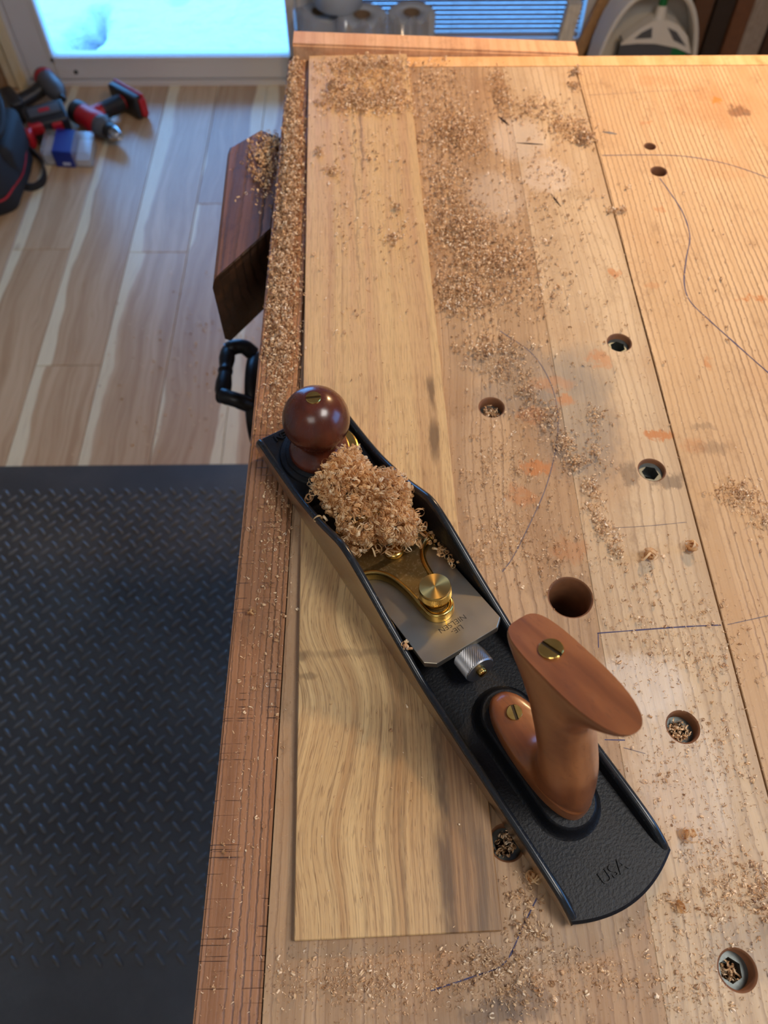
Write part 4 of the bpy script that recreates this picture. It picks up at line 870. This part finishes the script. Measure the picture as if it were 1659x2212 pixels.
bg_ = thing('tool_bag', 'black nylon tool bag with red trim at the left picture edge', 'bag', (-1.082, 1.895, 0), .12)
def bagring(z, sx, sy, cx=0., cy=0., ne=3.2):
    return [(cx+math.copysign(abs(math.cos(a))**(2/ne), math.cos(a))*sx+.004*math.sin(7*a+z*40), cy+math.copysign(abs(math.sin(a))**(2/ne), math.sin(a))*sy+.004*math.cos(5*a+z*30), z) for a in np.linspace(0, 2*PI, 48, endpoint=False)]
MB().loft([bagring(0, .125, .165), bagring(.02, .14, .18), bagring(.07, .135, .178), bagring(.13, .12, .165), bagring(.18, .095, .145), bagring(.21, .06, .12), bagring(.222, .02, .06)], 0, True).build('bag_body', 'fabric', bg_)
MB().loft([bagring(.050, .1385, .1795), bagring(.053, .1400, .1810), bagring(.056, .1385, .1795)], 0, True, False).build('piping', 'red', bg_)
MB().rbox(.112, .02, .085, .055, .20, .115, .022).build('side_pocket', 'fabric', bg_)
MB().rbox(.135, .118, .045, .030, .035, .05, .008).build('pocket_tab', 'red', bg_)
MB().rbox(.045, -.01, .205, .075, .115, .05, .012, 0, Matrix.Rotation(.2, 4, 'Y')).build('tucked_charger', 'greyp', bg_)
MB().rbox(.062, -.035, .228, .030, .026, .006, .002, 0, Matrix.Rotation(.2, 4, 'Y')).build('charger_mark', 'red', bg_)
MB().tube(spline([(-.03, .10, .20), (.06, .13, .235), (.12, .05, .20), (.125, -.06, .17), (.06, -.13, .20), (-.03, -.10, .21)], 6), .012, 10).build('carry_handle', 'fabric', bg_)
S_ = [np.array(p) for p in spline([(.10, .10, .06), (.145, .085, .018), (.172, .030, .012), (.175, -.03, .012), (.145, -.055, .012), (.10, -.05, .04)], 7)]
stp = MB(); rg = []
for i, p in enumerate(S_):
    d_ = S_[min(i+1, len(S_)-1)]-S_[max(0, i-1)]; d_ /= np.linalg.norm(d_); sd = np.cross(d_, (0, 0, 1)); sd /= np.linalg.norm(sd); upv = np.cross(sd, d_)
    rg.append([tuple(p+sd*a+upv*b) for a, b in ((-.002, -.011), (.002, -.011), (.002, .011), (-.002, .011))])
stp.loft(rg, 0, False); stp.build('strap', 'fabric', bg_)

# ------------------------------------------------------------------ paper rolls by the window
RT = .25
def roll(x, y, z, r, h, label):
    t_ = thing('paper_roll', label, 'paper roll', (x, y, z), 0., 'paper towel rolls by the window')
    MB().lathe([(.02, 0), (r-.004, 0), (r, .004), (r, h-.004), (r-.004, h), (r*.7, h-.001), (.022, h-.0015), (.022, h-.10)], 48, 0, None, True, False).build('paper', 'paper', t_)
    MB().lathe([(.0225, .0), (.0225, h+.0005), (.0205, h+.0005), (.0205, 0)], 28, 0, None, True, False).build('core', 'card', t_)
roll(-.030, 2.268, 0, .068, RT, 'middle grey paper roll standing behind the planing stop')
roll(.106, 2.278, 0, .066, RT, 'rightmost grey paper roll standing before the blind')
roll(-.150, 2.330, 0, .058, RT-.02, 'leftmost grey paper roll standing beside the glass door')
roll(-.095, 2.318, RT+.001, .066, .11, 'short dark paper roll lying on top of the other rolls')
# torn plastic wrap between the rolls
wv = MB(); P = [(-.212, 2.33, .12), (-.212, 2.27, .14), (-.10, 2.205, .16), (-.035, 2.192, .17), (.015, 2.20, .16), (.038, 2.222, .15), (.06, 2.212, .16), (.106, 2.205, .17), (.155, 2.22, .16)]
S_ = spline(P, 5); top = [(p[0], p[1], .262+.014*math.sin(i*1.3)) for i, p in enumerate(S_)]; bot = [(p[0], p[1], .0) for p in S_]; n = len(S_)
in_t = [(p[0]*.985, p[1]+.0015, p[2]) for p in top]; in_b = [(p[0]*.985, p[1]+.0015, 0) for p in bot]
wv.add(top+bot+in_t+in_b, [(i, i+1, n+i+1, n+i) for i in range(n-1)]+[(2*n+i, 3*n+i, 3*n+i+1, 2*n+i+1) for i in range(n-1)]+[(i, 2*n+i, 2*n+i+1, i+1) for i in range(n-1)], 0, True)
tag(wv.build('plastic_wrap', 'clearp'), 'torn clear plastic wrap around the grey paper rolls', 'plastic wrap')

# ------------------------------------------------------------------ dustpan with broom, stored boards
dp = thing('lobby_dustpan', 'white upright dustpan leaning beyond the far right end of the bench', 'dustpan', (.762, 2.235, 0))
def arch(hw_, zt_, n=28, ne=2.6): return [(hw_*math.copysign(abs(math.cos(a))**(2/ne), math.cos(a)), max(0., zt_*abs(math.sin(a))**(2/ne))) for a in np.linspace(0, PI, n)]
ou, inn = arch(.148, .335), arch(.137, .322)
mb = MB(); n = len(ou)
lean = lambda z: .10*z
F_ = lambda P, y: [(x, y+lean(z), z) for x, z in P]
rings = [F_(ou, .045), F_(ou, -.055), F_([( (a[0]+b[0])/2, (a[1]+b[1])/2+.0) for a, b in zip(ou, inn)], -.060), F_(inn, -.055), F_(inn, .035)]
for a, b in zip(rings[:-1], rings[1:]): mb.add(a+b, [(i, i+1, n+i+1, n+i) for i in range(n-1)], 0, True)
mb.add(F_(ou, .045), [tuple(range(n))], 0); mb.add(F_(inn, .035), [tuple(range(n))[::-1]], 0); mb.build('pan', 'whitep', dp)
br = thing('angle_broom', 'green and white broom head with grey bristles nested in the white dustpan', 'broom', (.780, 2.215, .004))
hd = [(-.098, .188), (-.080, .206), (-.045, .233), (-.02, .247), (.02, .248), (.05, .238), (.085, .208), (.108, .164), (.062, .180), (.0, .191), (-.05, .192)]
hb = MB().loft([[(x, -.020+lean(z), z) for x, z in hd], [(x, .020+lean(z), z) for x, z in hd]], 0, False).build('head', 'whitep', br)
bevel(hb, .004)
for sx, pts in ((1, [(-.062, .204), (-.045, .220), (-.020, .232), (-.014, .206)]), (-1, [(.022, .232), (.05, .221), (.088, .184), (.048, .200)])):
    MB().loft([[(x, -.0212+lean(z), z) for x, z in pts], [(x, -.0195+lean(z), z) for x, z in pts]], 0, False).build('head_recess', 'bristle', hb)
for i in range(22):
    x = -.090+i*.0086; z1 = (.196 if x < .03 else .196-(x-.03)*.36)
    if i in (0,): bproto = {}
    mname = 'greenp' if i > 16 else 'bristle'
    MB().loft([[(x*1.05-.0035, -.017, 0), (x*1.05+.0035, -.017, 0), (x*1.05+.0035, .017, 0), (x*1.05-.0035, .017, 0)], [(x-.0038, -.015+lean(z1), z1), (x+.0038, -.015+lean(z1), z1), (x+.0038, .015+lean(z1), z1), (x-.0038, .015+lean(z1), z1)]], 0, False).build('bristle_tuft', mname, br)
MB().tube([(0, .022, .238), (0, .030, .275)], [.017, .013], 16).build('socket', 'whitep', br)
MB().tube([(0, .028, .268), (-.01, .10, 1.05)], .011, 14).build('handle', 'greenp', br)
def lean_board(x0, x1, y, z1, th, mat, label, dx=0., name='stored_board', dy=.07):
    b = MB().loft([[(x0, 0, 0), (x1, 0, 0), (x1, th, 0), (x0, th, 0)], [(x0+dx, dy, z1), (x1+dx, dy, z1), (x1+dx, dy+th, z1), (x0+dx, dy+th, z1)]], 0, False).build(name, mat, None, (0, y, 0))
    tag(bevel(b, .002), label, 'board', 'boards leaning behind the dustpan')
lean_board(.515, .553, 2.30, .246, .035, 'b8', 'short white painted block standing in front of the blind', .030, 'painted_block', .02)
lean_board(.556, .590, 2.335, .45, .02, 'b6', 'narrow tan board leaning just left of the mahogany board', .145, dy=.03)
lean_board(.594, .642, 2.335, .56, .025, 'b7', 'dark mahogany board leaning left of the white dustpan', .20, dy=.03)
lean_board(.90, .955, 2.32, 1.4, .02, 'b1', 'brown board standing directly right of the white dustpan')
lean_board(.958, 1.01, 2.31, 1.5, .02, 'b2', 'almost black board standing between the brown and the tan-red boards')
lean_board(1.012, 1.06, 2.30, 1.3, .025, 'b4', 'reddish brown board standing left of the grey board')
lean_board(1.062, 1.125, 2.31, 1.6, .02, 'b3', 'weathered grey board standing among the dark boards')
lean_board(1.128, 1.20, 2.30, 1.4, .02, 'b5', 'dark brown board standing right of the grey board')

def splinter(x, y, ln, a, w_, mat, label):
    b = MB().loft([[(-w_*.3, -ln/2, 0), (w_*.3, -ln/2, 0), (0, -ln/2, w_*.4)], [(-w_, 0, 0), (w_*.8, .0004, 0), (0, 0, w_)], [(-w_*.2, ln/2, 0), (w_*.3, ln/2, 0), (0, ln/2, w_*.3)]], 0, False).build('wood_splinter', mat, None, (x, y, BZ+.0001)); b.rotation_euler = (0, 0, a); tag(b, label, 'splinter')
splinter(.1300, .7400, .018, .55, .0016, 'b5', 'dark splinter on the far bench top, nearest the planing stop')
splinter(.1520, .7010, .026, 1.45, .0010, 'b5', 'thin dark sliver lying crosswise on the far bench planks')
splinter(.1660, .6140, .020, .35, .0012, 'b5', 'dark bent splinter on the bench left of the two small holes')
splinter(.2330, .7180, .014, 1.30, .0016, 'b3', 'grey flat splinter just right of the plank gap')
